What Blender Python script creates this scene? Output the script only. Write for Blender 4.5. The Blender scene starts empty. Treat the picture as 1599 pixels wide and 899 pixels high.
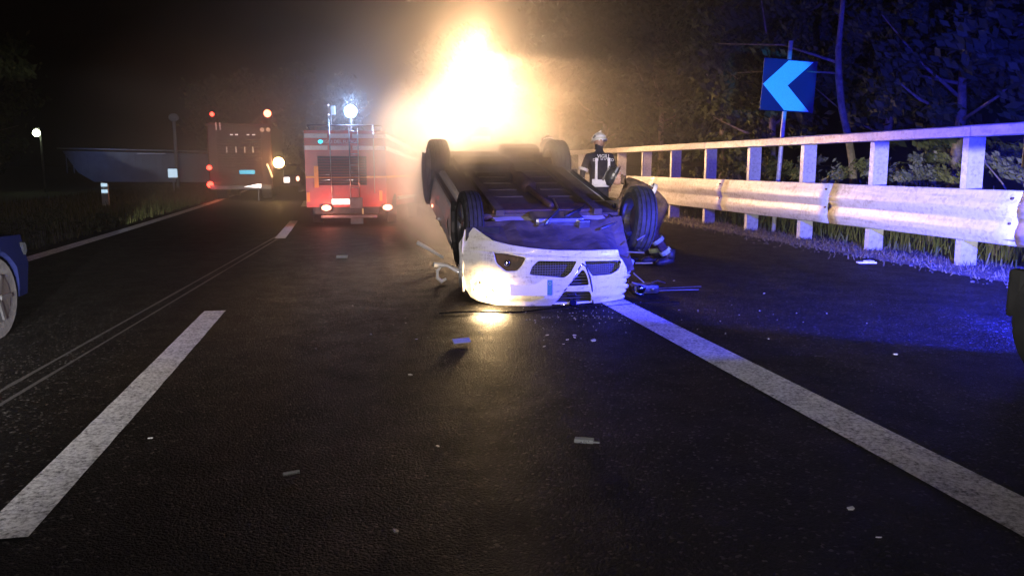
import bpy, bmesh, math, random
from mathutils import Vector, Matrix, noise
random.seed(7)
S = bpy.context.scene
C = S.collection
R = math.radians
PI = math.pi

# ------------------------------------------------------------------ camera
cam = bpy.data.objects.new('camera', bpy.data.cameras.new('camera'))
C.objects.link(cam)
cam.location = (0, 0, 1.4)
cam.rotation_euler = (R(90 - 8.842), 0, R(-10.882))
cam.data.sensor_width = 36
cam.data.lens = 36 * 1231 / 1599
cam.data.clip_start = 0.05
cam.data.clip_end = 2000
S.camera = cam

# ------------------------------------------------------------------ world: clear night sky
w = bpy.data.worlds.new('World')
S.world = w
w.use_nodes = True
nt = w.node_tree
bg = nt.nodes['Background']
sky = nt.nodes.new('ShaderNodeTexSky')
sky.sky_type = 'NISHITA'
sky.sun_disc = False
sky.sun_elevation = R(-7)
sky.sun_rotation = R(200)
nt.links.new(sky.outputs[0], bg.inputs[0])
bg.inputs[1].default_value = 0.05
S.view_settings.view_transform = 'Standard'
S.view_settings.look = 'None'
S.view_settings.exposure = 0
S.view_settings.gamma = 1
S.cycles.volume_bounces = 1
S.cycles.max_bounces = 6
S.cycles.volume_step_rate = 2.0

# ------------------------------------------------------------------ lamps
def lamp_nodes(L, build):
    L.use_nodes = True
    n = L.node_tree
    em = n.nodes['Emission']
    tc = n.nodes.new('ShaderNodeTexCoord')
    build(n, tc.outputs['Normal'], em)

def lamp(name, kind, loc, energy, color, radius=0.05, aim=None, angle=None, blend=0.3):
    L = bpy.data.lights.new(name, kind)
    L.energy = energy
    L.color = color
    L.shadow_soft_size = radius
    o = bpy.data.objects.new(name, L)
    C.objects.link(o)
    o.location = loc
    if aim is not None:
        o.rotation_euler = (Vector(aim) - Vector(loc)).to_track_quat('-Z', 'Y').to_euler()
    if kind == 'SPOT':
        L.spot_size = R(angle)
        L.spot_blend = blend
    return o

def math_node(n, op, a, b=None, c=None):
    m = n.nodes.new('ShaderNodeMath')
    m.operation = op
    for k, v in enumerate((a, b, c)):
        if v is None:
            continue
        if hasattr(v, 'is_output'):
            n.links.new(v, m.inputs[k])
        else:
            m.inputs[k].default_value = v
    return m.outputs[0]

def smooth(n, v, lo, hi, to0=0.0, to1=1.0):
    m = n.nodes.new('ShaderNodeMapRange')
    m.interpolation_type = 'SMOOTHSTEP'
    n.links.new(v, m.inputs[0])
    for k, x in enumerate((lo, hi, to0, to1)):
        m.inputs[k + 1].default_value = x
    return m.outputs[0]

# dipped headlamps of the patrol car the photograph was taken beside: sharp level cut-off
def lowbeam(n, N, em):
    sp = n.nodes.new('ShaderNodeSeparateXYZ')
    n.links.new(N, sp.inputs[0])
    left = smooth(n, math_node(n, 'DIVIDE', sp.outputs[0], math_node(n, 'MAXIMUM', sp.outputs[1], .001)), .07, .17, 0.75, 0.02)
    h0 = smooth(n, sp.outputs[2], 0.052, 0.060)
    h = math_node(n, 'ADD', math_node(n, 'SUBTRACT', 1.0, h0), math_node(n, 'MULTIPLY', math_node(n, 'MULTIPLY', h0, left), smooth(n, sp.outputs[2], .09, .14, 1.0, .03)))
    dn = smooth(n, math_node(n, 'MULTIPLY_ADD', sp.outputs[0], -.08, sp.outputs[2]), -0.20, -0.04, 0.02, 1.0)
    xr = math_node(n, 'DIVIDE', sp.outputs[0], math_node(n, 'MAXIMUM', sp.outputs[1], .001))
    lobes = math_node(n, 'MAXIMUM', smooth(n, xr, .10, -.26, .15, 4.5), smooth(n, xr, .45, .80, .15, 2.2))
    fw = math_node(n, 'MULTIPLY', smooth(n, sp.outputs[1], 0.25, 0.6), lobes)
    n.links.new(math_node(n, 'MULTIPLY', math_node(n, 'MULTIPLY', h, dn), fw), em.inputs[1])
for nm, x in (('headlamp_light', -1.1), ('headlamp_light', -2.2)):
    o = lamp(nm, 'POINT', (x, -1.2, 0.78), 3600, (1.0, 0.95, 0.95), 0.03)
    lamp_nodes(o.data, lowbeam)

# blue strobe on the front edge of the dark van at the right; the van's own body cuts it off behind
def beacon(n, N, em):
    sp = n.nodes.new('ShaderNodeSeparateXYZ')
    n.links.new(N, sp.inputs[0])
    fy = math_node(n, 'MAXIMUM', sp.outputs[1], 0.001)
    sl = math_node(n, 'DIVIDE', sp.outputs[2], fy)
    side = smooth(n, math_node(n, 'DIVIDE', sp.outputs[0], fy), .02, .50, 0.03, 1.0)
    low = math_node(n, 'MULTIPLY', smooth(n, sl, -.30, -.08, .30, 0.0), smooth(n, math_node(n, 'DIVIDE', sp.outputs[0], fy), -1.5, -.75))
    up = math_node(n, 'MULTIPLY', smooth(n, sl, 0.06, 0.9, 1.25, 0.4), smooth(n, sl, -.34, -.16, 2.6, 1.0))
    fwd = smooth(n, sp.outputs[1], 0.11, 0.24)
    k = math_node(n, 'MULTIPLY', math_node(n, 'MAXIMUM', side, low), up)
    n.links.new(math_node(n, 'MULTIPLY', k, fwd), em.inputs[1])
o = lamp('beacon_light', 'POINT', (4.98, 4.72, 1.80), 8000, (0.022, 0.03, 1.0), 0.05)
lamp_nodes(o.data, beacon)
# added cyan spot standing in for the sign's retroreflection
lamp('sign_spot_light', 'SPOT', (4.86, 4.75, 1.70), 5000, (0.01, 0.40, 1.0), 0.04, aim=(8.62, 15.3, 3.0), angle=7.5, blend=.35)

# added unseen spots that brighten the wreck's underside and the firefighters' bands
lamp('search_light', 'SPOT', (0.6, -1.8, 3.6), 1300, (1.0, .76, .70), 0.3, aim=(2.0, 9.6, .9), angle=24, blend=1.0)
lamp('search_light', 'SPOT', (0.6, -1.8, 3.7), 9000, (1.0, .90, .82), 0.05, aim=(4.2, 13.0, 1.25), angle=11, blend=.6)

# ------------------------------------------------------------------ material helpers
def new_mat(name):
    m = bpy.data.materials.new(name)
    m.use_nodes = True
    n = m.node_tree
    return m, n, n.nodes['Principled BSDF']

def noise_tex(n, scale, detail=4, rough=0.55, coord='Object', stretch=None):
    t = n.nodes.new('ShaderNodeTexNoise')
    t.inputs['Scale'].default_value = scale
    t.inputs['Detail'].default_value = detail
    t.inputs['Roughness'].default_value = rough
    tc = n.nodes.new('ShaderNodeTexCoord')
    if stretch:
        mp = n.nodes.new('ShaderNodeMapping')
        mp.inputs['Scale'].default_value = stretch
        n.links.new(tc.outputs[coord], mp.inputs[0])
        n.links.new(mp.outputs[0], t.inputs[0])
    else:
        n.links.new(tc.outputs[coord], t.inputs[0])
    return t.outputs['Fac']

def ramp(n, f, stops):
    r = n.nodes.new('ShaderNodeValToRGB')
    n.links.new(f, r.inputs[0])
    e = r.color_ramp.elements
    while len(e) < len(stops):
        e.new(0.5)
    for k, (p, c) in enumerate(stops):
        e[k].position = p
        e[k].color = (*c, 1)
    return r.outputs[0]

def bump(n, b, f, strength=0.3, dist=0.01):
    k = n.nodes.new('ShaderNodeBump')
    k.inputs['Strength'].default_value = strength
    k.inputs['Distance'].default_value = dist
    n.links.new(f, k.inputs['Height'])
    n.links.new(k.outputs[0], b.inputs['Normal'])

def mat(name, c1, c2=None, rough=0.5, metal=0.0, scale=6, bumps=0.0, coat=0.0, bscale=None, dist=0.01):
    m, n, b = new_mat(name)
    b.inputs['Roughness'].default_value = rough
    b.inputs['Metallic'].default_value = metal
    b.inputs['Coat Weight'].default_value = coat
    if c2 is None:
        c2 = tuple(x * 0.75 for x in c1)
    f = noise_tex(n, scale)
    n.links.new(ramp(n, f, [(0.35, c1), (0.65, c2)]), b.inputs['Base Color'])
    if bumps:
        bump(n, b, noise_tex(n, bscale or scale * 4), bumps, dist)
    return m

def glow(name, color, strength, base=(0.8, 0.8, 0.8)):
    m, n, b = new_mat(name)
    b.inputs['Base Color'].default_value = (*base, 1)
    b.inputs['Roughness'].default_value = 0.2
    b.inputs['Emission Color'].default_value = (*color, 1)
    f = noise_tex(n, 30)
    s = n.nodes.new('ShaderNodeMapRange')
    n.links.new(f, s.inputs[0])
    s.inputs[3].default_value = strength * 0.8
    s.inputs[4].default_value = strength * 1.2
    n.links.new(s.outputs[0], b.inputs['Emission Strength'])
    return m

M = {}
# asphalt: dark, grainy, with pale stone chips
def asphalt():
    m, n, b = new_mat('asphalt')
    tc = n.nodes.new('ShaderNodeTexCoord')
    v = n.nodes.new('ShaderNodeTexVoronoi')
    v.inputs['Scale'].default_value = 75
    n.links.new(tc.outputs['Object'], v.inputs[0])
    sp = n.nodes.new('ShaderNodeSeparateColor')
    n.links.new(v.outputs['Color'], sp.inputs[0])
    chips = ramp(n, sp.outputs[0], [(0.0, (.001, .001, .001)), (0.6, (.0032, .0031, .003)), (0.93, (.009, .0088, .0085)), (1.0, (.08, .078, .075))])
    big = ramp(n, noise_tex(n, 0.55, 6, 0.6, stretch=(1, 0.25, 1)), [(0.3, (0.65, 0.65, 0.65)), (0.7, (1.25, 1.22, 1.2))])
    tracks = ramp(n, noise_tex(n, 1.1, 5, 0.6, stretch=(1, 0.03, 1)), [(0.35, (0.45, 0.45, 0.45)), (0.65, (1.5, 1.45, 1.4))])
    m0 = n.nodes.new('ShaderNodeMix')
    m0.data_type = 'RGBA'
    m0.blend_type = 'MULTIPLY'
    m0.inputs[0].default_value = 1
    n.links.new(chips, m0.inputs[6])
    n.links.new(tracks, m0.inputs[7])
    mx = n.nodes.new('ShaderNodeMix')
    mx.data_type = 'RGBA'
    mx.blend_type = 'MULTIPLY'
    mx.inputs[0].default_value = 1
    n.links.new(m0.outputs[2], mx.inputs[6])
    n.links.new(big, mx.inputs[7])
    n.links.new(mx.outputs[2], b.inputs['Base Color'])
    r = ramp(n, noise_tex(n, 3.0, 8, 0.7), [(0.3, (.50, .50, .50)), (0.7, (.68, .68, .68))])
    n.links.new(r, b.inputs['Roughness'])
    b.inputs['Specular IOR Level'].default_value = 0.04
    add = math_node(n, 'ADD', math_node(n, 'MULTIPLY', v.outputs['Distance'], -0.8), noise_tex(n, 160, 3))
    bump(n, b, add, 0.9, 0.012)
    return m
M['asphalt'] = asphalt()

def paint():
    m, n, b = new_mat('road_paint')
    f = noise_tex(n, 42, 6, 0.75)
    g_ = noise_tex(n, 7, 6, 0.65)
    k = math_node(n, 'ADD', math_node(n, 'MULTIPLY', f, 0.72), math_node(n, 'MULTIPLY', g_, 0.28))
    c = ramp(n, k, [(0.38, (.06, .06, .06)), (0.45, (.38, .38, .38)), (0.56, (.80, .80, .80))])
    n.links.new(c, b.inputs['Base Color'])
    b.inputs['Roughness'].default_value = 0.6
    bump(n, b, k, 1.0, 0.02)
    return m
M['paint'] = paint()
M['earth'] = mat('earth', (.035, .045, .02), (.06, .05, .035), 0.95, scale=1.4, bumps=0.6)
M['verge'] = mat('verge_litter', (.10, .085, .065), (.04, .04, .028), 0.95, scale=9, bumps=0.8)
def galvanised():
    m, n, b = new_mat('galvanised_steel')
    tc = n.nodes.new('ShaderNodeTexCoord')
    v = n.nodes.new('ShaderNodeTexVoronoi')
    v.inputs['Scale'].default_value = 22
    n.links.new(tc.outputs['Object'], v.inputs[0])
    sp = n.nodes.new('ShaderNodeSeparateColor')
    n.links.new(v.outputs['Color'], sp.inputs[0])
    st = noise_tex(n, 3.0, 7, 0.7, stretch=(1, 0.5, 3))
    k = math_node(n, 'ADD', math_node(n, 'MULTIPLY', sp.outputs[0], 0.25), math_node(n, 'MULTIPLY', st, 0.75))
    n.links.new(ramp(n, k, [(0.28, (.34, .32, .29)), (0.45, (.52, .52, .52)), (0.75, (.64, .64, .65))]), b.inputs['Base Color'])
    b.inputs['Metallic'].default_value = 0.25
    b.inputs['Roughness'].default_value = 0.5
    bump(n, b, st, 0.25, 0.02)
    return m
M['steel'] = galvanised()
M['white'] = mat('white_car_paint', (.80, .80, .79), (.70, .70, .69), 0.28, scale=3, coat=0.6)
def scuffed():
    m, n, b = new_mat('scuffed_white_paint')
    f = noise_tex(n, 7, 8, 0.75, stretch=(1, 1, 3.5))
    g_ = noise_tex(n, 60, 3, 0.6, stretch=(1, 1, .12))
    k = math_node(n, 'ADD', math_node(n, 'MULTIPLY', f, .75), math_node(n, 'MULTIPLY', g_, .25))
    n.links.new(ramp(n, k, [(0.34, (.16, .14, .12)), (0.41, (.62, .61, .59)), (0.50, (.80, .80, .79))]), b.inputs['Base Color'])
    b.inputs['Roughness'].default_value = 0.32
    b.inputs['Coat Weight'].default_value = 0.4
    bump(n, b, noise_tex(n, 5, 3), .35, .03)
    return m
M['scuffed'] = scuffed()
M['black'] = mat('black_plastic', (.012, .012, .013), (.03, .03, .03), 0.45, scale=20, bumps=0.15)
M['tyre'] = mat('tyre_rubber', (.022, .022, .024), (.045, .045, .045), 0.75, scale=15, bumps=0.5)
M['under'] = mat('underbody_dirt', (.055, .042, .030), (.13, .10, .065), 0.7, scale=5, bumps=0.6)
M['rust'] = mat('rusty_metal', (.16, .09, .055), (.08, .06, .05), 0.6, 0.5, scale=9, bumps=0.5)
M['alloy'] = mat('alloy', (.45, .45, .46), (.3, .3, .31), 0.3, 0.9, scale=9)
M['chrome'] = mat('chrome', (.75, .75, .77), (.6, .6, .62), 0.12, 1.0, scale=9)
M['plate'] = mat('plate_white', (.88, .88, .87), (.82, .82, .81), 0.5, scale=4)
M['plate_blue'] = mat('plate_blue', (.03, .25, .42), (.03, .2, .36), 0.5)
def glassy(name, col, rough=0.05, alpha=0.35):
    m, n, b = new_mat(name)
    f = noise_tex(n, 12)
    n.links.new(ramp(n, f, [(0.3, col), (0.7, tuple(x * .8 for x in col))]), b.inputs['Base Color'])
    b.inputs['Roughness'].default_value = rough
    b.inputs['Alpha'].default_value = alpha
    return m
M['lens'] = glassy('clear_lens', (.75, .78, .8), 0.08, 0.35)
M['glass'] = mat('dark_glass', (.015, .017, .02), (.01, .01, .012), 0.06, scale=3)
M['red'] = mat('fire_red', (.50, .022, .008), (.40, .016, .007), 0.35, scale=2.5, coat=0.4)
M['darkred'] = mat('dirty_red', (.07, .009, .009), (.035, .006, .006), 0.5, scale=2.5)  # fire red in a much darker tone
M['shutter'] = mat('shutter_aluminium', (.32, .31, .31), (.25, .24, .24), 0.45, 0.5, scale=6)
M['reflect'] = mat('reflective_white', (.86, .84, .84), (.78, .74, .76), 0.45, scale=14)
M['reflect_orange'] = mat('reflective_orange', (.95, .42, .05), (.85, .33, .04), 0.4, scale=14)
M['reflect_lime'] = mat('reflective_lime', (.72, .85, .45), (.62, .75, .35), 0.5, scale=30)
M['coat'] = mat('navy_turnout_cloth', (.020, .020, .030), (.045, .036, .040), 0.9, scale=14, bumps=0.7, bscale=30)
M['brown'] = mat('tan_turnout_cloth', (.16, .10, .055), (.06, .038, .025), 0.9, scale=12, bumps=0.7, bscale=30)
M['skin'] = mat('skin', (.45, .27, .19), (.38, .22, .15), 0.6, scale=20)
M['helmet'] = mat('helmet_shell', (.75, .73, .68), (.60, .58, .55), 0.3, scale=8)
M['dark_helmet'] = mat('dark_helmet_shell', (.05, .045, .045), (.03, .03, .03), 0.3, scale=8)
M['boot'] = mat('boot_leather', (.02, .018, .016), (.035, .03, .028), 0.5, scale=30, bumps=0.3)
M['bark'] = mat('bark', (.20, .17, .14), (.10, .08, .065), 0.95, scale=9, bumps=0.9, dist=0.03)
def leafmat(name, a, b_, scale=0.7):
    m, n, b = new_mat(name)
    g = n.nodes.new('ShaderNodeNewGeometry')
    f = noise_tex(n, scale, 3)
    k = math_node(n, 'ADD', math_node(n, 'MULTIPLY', g.outputs['Random Per Island'], 0.6), math_node(n, 'MULTIPLY', f, 0.4))
    n.links.new(ramp(n, k, [(0.15, a), (0.75, b_)]), b.inputs['Base Color'])
    b.inputs['Roughness'].default_value = 0.7
    b.inputs['Specular IOR Level'].default_value = 0.12
    return m
M['leaf'] = leafmat('leaves', (.018, .030, .012), (.065, .075, .03))
M['shrubleaf'] = leafmat('shrub_leaves', (.045, .055, .022), (.12, .125, .06))
M['grass'] = leafmat('grass_blades', (.05, .07, .02), (.13, .13, .05))
M['drygrass'] = leafmat('dry_grass_blades', (.06, .055, .035), (.17, .145, .10))
M['signblue'] = mat('sign_dark_face', (.010, .022, .10), (.008, .018, .085), 0.5, scale=3)
# retroreflective chevron sheeting, tinted by a fine grain
M['chevron'] = mat('chevron_sheeting', (.55, .92, .98), (.48, .85, .95), 0.35, scale=40)
M['render'] = mat('pale_render', (.42, .43, .46), (.30, .31, .34), 0.9, scale=1.0, bumps=0.2)
M['bluegrey'] = mat('corrugated_sheet', (.22, .25, .30), (.16, .18, .22), 0.7, scale=1.2)
M['navy'] = mat('dark_blue_paint', (.006, .008, .035), (.005, .007, .028), 0.75, scale=2)
M['navy'].node_tree.nodes['Principled BSDF'].inputs['Specular IOR Level'].default_value = 0
M['grey'] = mat('grey_metal', (.22, .22, .23), (.15, .15, .16), 0.5, 0.4, scale=5)
M['rim_dark'] = mat('dirty_rim', (.016, .016, .018), (.010, .010, .011), 0.6, scale=9)  # rim metal in a very dark tone
M['soot'] = mat('matt_black_rubber', (.006, .006, .006), (.004, .004, .004), 0.95, scale=9)  # very dark black for the van's body, wheel and bumper
M['soot'].node_tree.nodes['Principled BSDF'].inputs['Specular IOR Level'].default_value = 0.02
M['paper'] = mat('crumpled_paper', (.78, .78, .76), (.6, .6, .58), 0.8, scale=20, bumps=0.6)
M['scuff'] = mat('scuffed_asphalt', (.075, .07, .066), (.035, .033, .032), 0.5, scale=30, bumps=0.5)  # pale colour of the painted flare streaks
M['deepblack'] = mat('grille_black', (.02, .018, .017), (.008, .008, .008), 0.4, scale=30)
M['flood'] = glow('floodlight_panel', (1.0, .78, .45), 60)
M['redlamp'] = glow('red_lamp', (1.0, .05, .03), 9, (.5, .02, .02))
M['redlamp_hot'] = glow('red_lamp_hot', (1.0, .16, .08), 16, (.5, .02, .02))
M['taillamp'] = glow('tail_lamp_hot', (1.0, .35, .22), 7, (.5, .02, .02))
M['bluelamp'] = glow('blue_lamp', (.35, .65, 1.0), 20, (.3, .4, .8))
M['cyanlamp'] = glow('cyan_lamp', (.03, .65, .9), 2.6, (.1, .6, .7))
M['worklamp'] = glow('work_lamp', (1.0, .62, .22), 60)
M['streetlamp'] = glow('street_lamp_glow', (.85, 1.0, .6), 26)
M['cyansign'] = glow('lit_sign', (.03, .45, .75), 1.2, (.1, .5, .7))
M['whitelamp'] = glow('white_lamp', (1, .85, .78), 3.5)  # glows on lamps and, with no lamp there, on plates and the marker
M['screen'] = glow('lit_window', (.55, .8, 1.0), 1.0)  # emission stands in for light sent back by reflectors and the pale sign
M['bulb'] = glow('headlamp_bulb', (1.0, .72, .36), 30)
M['smalldot'] = glow('reflector_dot', (1, .72, .75), 0.7)  # small reflectors and studs emit in place of sending light back

# ------------------------------------------------------------------ object helpers
def link(name, me, m=None, parent=None, smooth_=False):
    o = bpy.data.objects.new(name, me)
    C.objects.link(o)
    if m is not None and not me.materials:
        me.materials.append(m)
    if parent is not None:
        o.parent = parent
    if smooth_:
        me.shade_smooth()
    return o

def tag(o, label=None, cat=None, group=None, kind=None):
    for k, v in (('label', label), ('category', cat), ('group', group), ('kind', kind)):
        if v:
            o[k] = v
    return o

def thing(name, label, cat, loc=(0, 0, 0), rz=0.0, group=None):
    o = bpy.data.objects.new(name, None)
    C.objects.link(o)
    o.empty_display_size = 0.2
    o.location = loc
    if name in ('plastic_strip', 'plastic_stick'):
        o.rotation_euler = (R(32), 0, rz)
        o.location.z += .014
    else:
        o.rotation_euler = (0, 0, rz)
    return tag(o, label, cat, group)

class B:
    def __init__(s):
        s.bm = bmesh.new()
    def box(s, c, d, rot=None, bev=0.0):
        r = bmesh.ops.create_cube(s.bm, size=1)
        vs = r['verts']
        bmesh.ops.scale(s.bm, vec=Vector(d), verts=vs)
        if bev:
            es = list({e for v in vs for e in v.link_edges})
            q = bmesh.ops.bevel(s.bm, geom=es, offset=bev, segments=2, affect='EDGES', profile=0.6)
            vs = list({v for f in q['faces'] for v in f.verts} | {v for v in vs if v.is_valid})
        if rot is not None:
            bmesh.ops.rotate(s.bm, cent=(0, 0, 0), matrix=rot, verts=vs)
        bmesh.ops.translate(s.bm, vec=Vector(c), verts=vs)
        return s
    def cyl(s, a, b, r1, r2=None, n=16, cap=True):
        a, b = Vector(a), Vector(b)
        r2 = r1 if r2 is None else r2
        L = (b - a).length
        q = (b - a).to_track_quat('Z', 'Y').to_matrix().to_4x4()
        bmesh.ops.create_cone(s.bm, cap_ends=cap, segments=n, radius1=r1, radius2=r2, depth=L,
                              matrix=Matrix.Translation((a + b) / 2) @ q)
        return s
    def sph(s, c, r, n=14, sc=(1, 1, 1)):
        m = Matrix.Translation(Vector(c)) @ Matrix.Diagonal((*sc, 1))
        bmesh.ops.create_uvsphere(s.bm, u_segments=n, v_segments=max(6, n // 2 + 1), radius=r, matrix=m)
        return s
    def tube(s, pts, r, n=8):
        pts = [Vector(p) for p in pts]
        rs = r if isinstance(r, (list, tuple)) else [r] * len(pts)
        rings = []
        up = Vector((0.13, 0.31, 0.94))
        for i, p in enumerate(pts):
            t = (pts[min(i + 1, len(pts) - 1)] - pts[max(i - 1, 0)]).normalized()
            x = t.cross(up)
            if x.length < 1e-3:
                x = t.cross(Vector((1, 0, 0)))
            x.normalize()
            y = t.cross(x)
            rings.append([s.bm.verts.new(p + (x * math.cos(2 * PI * k / n) + y * math.sin(2 * PI * k / n)) * rs[i]) for k in range(n)])
        for a, b in zip(rings, rings[1:]):
            for k in range(n):
                s.bm.faces.new((a[k], a[(k + 1) % n], b[(k + 1) % n], b[k]))
        s.bm.faces.new(rings[0][::-1])
        s.bm.faces.new(rings[-1])
        return s
    def loft(s, rings, closed=True, caps=True):
        rr = [[s.bm.verts.new(p) for p in r] for r in rings]
        n = len(rr[0])
        for a, b in zip(rr, rr[1:]):
            for k in range(n if closed else n - 1):
                s.bm.faces.new((a[k], a[(k + 1) % n], b[(k + 1) % n], b[k]))
        if caps:
            s.bm.faces.new(rr[0][::-1])
            s.bm.faces.new(rr[-1])
        return s
    def prism(s, poly, axis, lo, hi):
        # poly of 2D points; axis 0/1/2 extruded
        def mk(p, t):
            q = list(p)
            q.insert(axis, t)
            return s.bm.verts.new(q)
        a = [mk(p, lo) for p in poly]
        b = [mk(p, hi) for p in poly]
        n = len(poly)
        for k in range(n):
            s.bm.faces.new((a[k], a[(k + 1) % n], b[(k + 1) % n], b[k]))
        s.bm.faces.new(a[::-1])
        s.bm.faces.new(b)
        return s
    def mesh(s, name='mesh'):
        bmesh.ops.recalc_face_normals(s.bm, faces=s.bm.faces)
        me = bpy.data.meshes.new(name)
        s.bm.to_mesh(me)
        s.bm.free()
        return me
    def obj(s, name, m, parent=None, smooth_=False):
        return link(name, s.mesh(name), m, parent, smooth_)

def evaluated(o):
    dg = bpy.context.evaluated_depsgraph_get()
    dg.update()
    me = bpy.data.meshes.new_from_object(o.evaluated_get(dg), depsgraph=dg)
    return me

def boolean(me, cutters, solid=None, name='mesh'):
    o = bpy.data.objects.new('work', me)
    C.objects.link(o)
    if solid:
        md = o.modifiers.new('s', 'SOLIDIFY')
        md.thickness = solid
        md.offset = 0
    tmp = []
    for c in cutters:
        co = bpy.data.objects.new('cut', c)
        C.objects.link(co)
        tmp.append(co)
        md = o.modifiers.new('b', 'BOOLEAN')
        md.operation = 'DIFFERENCE'
        md.object = co
        md.solver = 'EXACT'
    bpy.context.view_layer.update()
    r = evaluated(o)
    r.materials.clear()
    for t in tmp + [o]:
        bpy.data.objects.remove(t)
    r.name = name
    return r

def copy_tree(o, loc=None, rz=None, label=None, scale=None, parent=None):
    c = o.copy()
    C.objects.link(c)
    if parent is not None:
        c.parent = parent
    if loc is not None:
        c.location = loc
    if rz is not None:
        c.rotation_euler = (o.rotation_euler[0], o.rotation_euler[1], rz)
    if scale is not None:
        c.scale = scale if isinstance(scale, tuple) else (scale,) * 3
    if label:
        c['label'] = label
    for ch in [x for x in bpy.data.objects if x.parent == o]:
        copy_tree(ch, parent=c)
    return c

def text_obj(s, size, name, m, parent, loc, rot, depth=0.004):
    cu = bpy.data.curves.new(name, 'FONT')
    cu.body = s
    cu.size = size
    cu.extrude = depth
    cu.align_x = 'CENTER'
    cu.align_y = 'CENTER'
    cu.resolution_u = 2
    o = bpy.data.objects.new('work', cu)
    C.objects.link(o)
    me = evaluated(o)
    bpy.data.objects.remove(o)
    t = link(name, me, m, parent)
    t.location = loc
    t.rotation_euler = rot
    return t

# ------------------------------------------------------------------ ground and road
RC = 750.0
def curve(y):
    return -y * abs(y) / (2 * RC) if y > 0 else 0.0

def strip(name, x0, x1, y0, y1, z, m, step=2.0, edge=0.0, curved=True, nx=1):
    b = B()
    n = max(1, int(abs(y1 - y0) / step))
    rows = []
    for i in range(n + 1):
        y = y0 + (y1 - y0) * i / n
        c = curve(y) if curved else 0
        row = []
        for j in range(nx + 1):
            x = x0 + (x1 - x0) * j / nx
            e = random.uniform(-edge, edge) if j in (0, nx) else 0
            row.append(b.bm.verts.new((x + c + e, y, z)))
        rows.append(row)
    for a, c in zip(rows, rows[1:]):
        for j in range(nx):
            b.bm.faces.new((a[j], a[j + 1], c[j + 1], c[j]))
    return b.obj(name, m)

b = B()
G = 900
b.bm.faces.new([b.bm.verts.new(p) for p in ((-G, -G, -0.012), (G, -G, -0.012), (G, G, -0.012), (-G, G, -0.012))])
tag(b.obj('ground', M['earth']), kind='structure')
tag(strip('road', -5.35, 7.75, -15, 160, 0.0, M['asphalt'], edge=0.03), kind='structure')
tag(strip('left_edge_line', -4.96, -4.70, 1, 90, 0.004, M['paint'], step=1.5), kind='structure')
tag(strip('right_edge_line', 2.45, 2.75, -2, 90, 0.004, M['paint'], step=1.5), kind='structure')
for k, (y0, y1) in enumerate(((3.12, 7.95), (15.8, 20.7), (27.9, 32.4), (40, 44.5))):
    x0 = -1.47
    tag(strip('lane_dash', x0, x0 + 0.20, y0, y1, 0.004, M['paint'], step=0.1 if k == 0 else 0.6, edge=0.002), kind='structure')

# long pale strips painted on the road to imitate lens flare streaks
def flare_strip(pts, wd, z=0.003):
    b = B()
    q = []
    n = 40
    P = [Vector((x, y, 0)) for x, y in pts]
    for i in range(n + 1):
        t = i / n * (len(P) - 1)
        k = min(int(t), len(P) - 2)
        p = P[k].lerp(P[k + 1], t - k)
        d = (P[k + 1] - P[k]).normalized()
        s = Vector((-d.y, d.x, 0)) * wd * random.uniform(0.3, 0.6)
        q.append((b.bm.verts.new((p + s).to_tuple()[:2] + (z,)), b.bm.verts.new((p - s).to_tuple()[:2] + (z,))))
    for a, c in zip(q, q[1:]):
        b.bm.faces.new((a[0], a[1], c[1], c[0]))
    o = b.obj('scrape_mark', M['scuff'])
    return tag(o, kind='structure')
flare_strip([(-2.285, 3.6), (-2.242, 5.45), (-1.53, 18.4)], 0.035)
flare_strip([(-2.1, 3.6), (-2.125, 4.94), (-1.47, 17.65)], 0.030)

# verges: litter strip under the barrier and grass on the left
def blades(name, area, count, hmin, hmax, m, wd=0.012, lean=0.5):
    b = B()
    for _ in range(count):
        x, y = area()
        h = random.uniform(hmin, hmax)
        a = random.uniform(0, 2 * PI)
        dx, dy = math.cos(a), math.sin(a)
        l = random.uniform(0, lean) * h
        la = random.uniform(0, 2 * PI)
        ww = wd * random.uniform(0.6, 1.5)
        v = [b.bm.verts.new((x - dx * ww, y - dy * ww, -0.01)), b.bm.verts.new((x + dx * ww, y + dy * ww, -0.01)),
             b.bm.verts.new((x + math.cos(la) * l, y + math.sin(la) * l, h))]
        b.bm.faces.new(v)
    return tag(b.obj(name, m), kind='stuff')

def left_area():
    y = random.uniform(8, 13) if random.random() < .4 else random.uniform(8, 60)
    t = random.random() ** 1.3
    return -5.2 - 7 * t + curve(y), y
g_ = blades('grass', left_area, 26000, 0.05, 0.30, M['grass'])
tag(g_, 'low rough grass on the verge left of the road', 'grass')
def right_area():
    y = random.uniform(6, 34)
    return random.gauss(8.15, 0.35), y
g_ = blades('dry_grass', right_area, 9000, 0.015, 0.10, M['drygrass'], 0.010, 1.5)
tag(g_, 'dry grass and litter lying under the crash barrier', 'dry grass')
def behind():
    y = random.uniform(6, 40)
    return random.uniform(8.6, 14), y
g_ = blades('rough_grass', behind, 12000, 0.1, 0.55, M['grass'], 0.014, 0.6)
tag(g_, 'taller rough grass growing behind the crash barrier', 'grass')
b = B()
for _ in range(1600):
    y = random.uniform(6, 34)
    x = random.gauss(7.95, 0.32)
    r = random.uniform(0.008, 0.035)
    bmesh.ops.create_icosphere(b.bm, subdivisions=1, radius=r, matrix=Matrix.Translation((x, y, r * .3)) @ Matrix.Diagonal((1, random.uniform(.6, 1.4), .6, 1)))
tag(b.obj('gravel', M['verge']), 'loose gravel and grit along the foot of the barrier', 'gravel', kind='stuff')
tag(strip('verge', 7.62, 12.0, -8, 60, 0.006, M['verge'], step=0.4, edge=0.09, curved=False), kind='structure')

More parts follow.
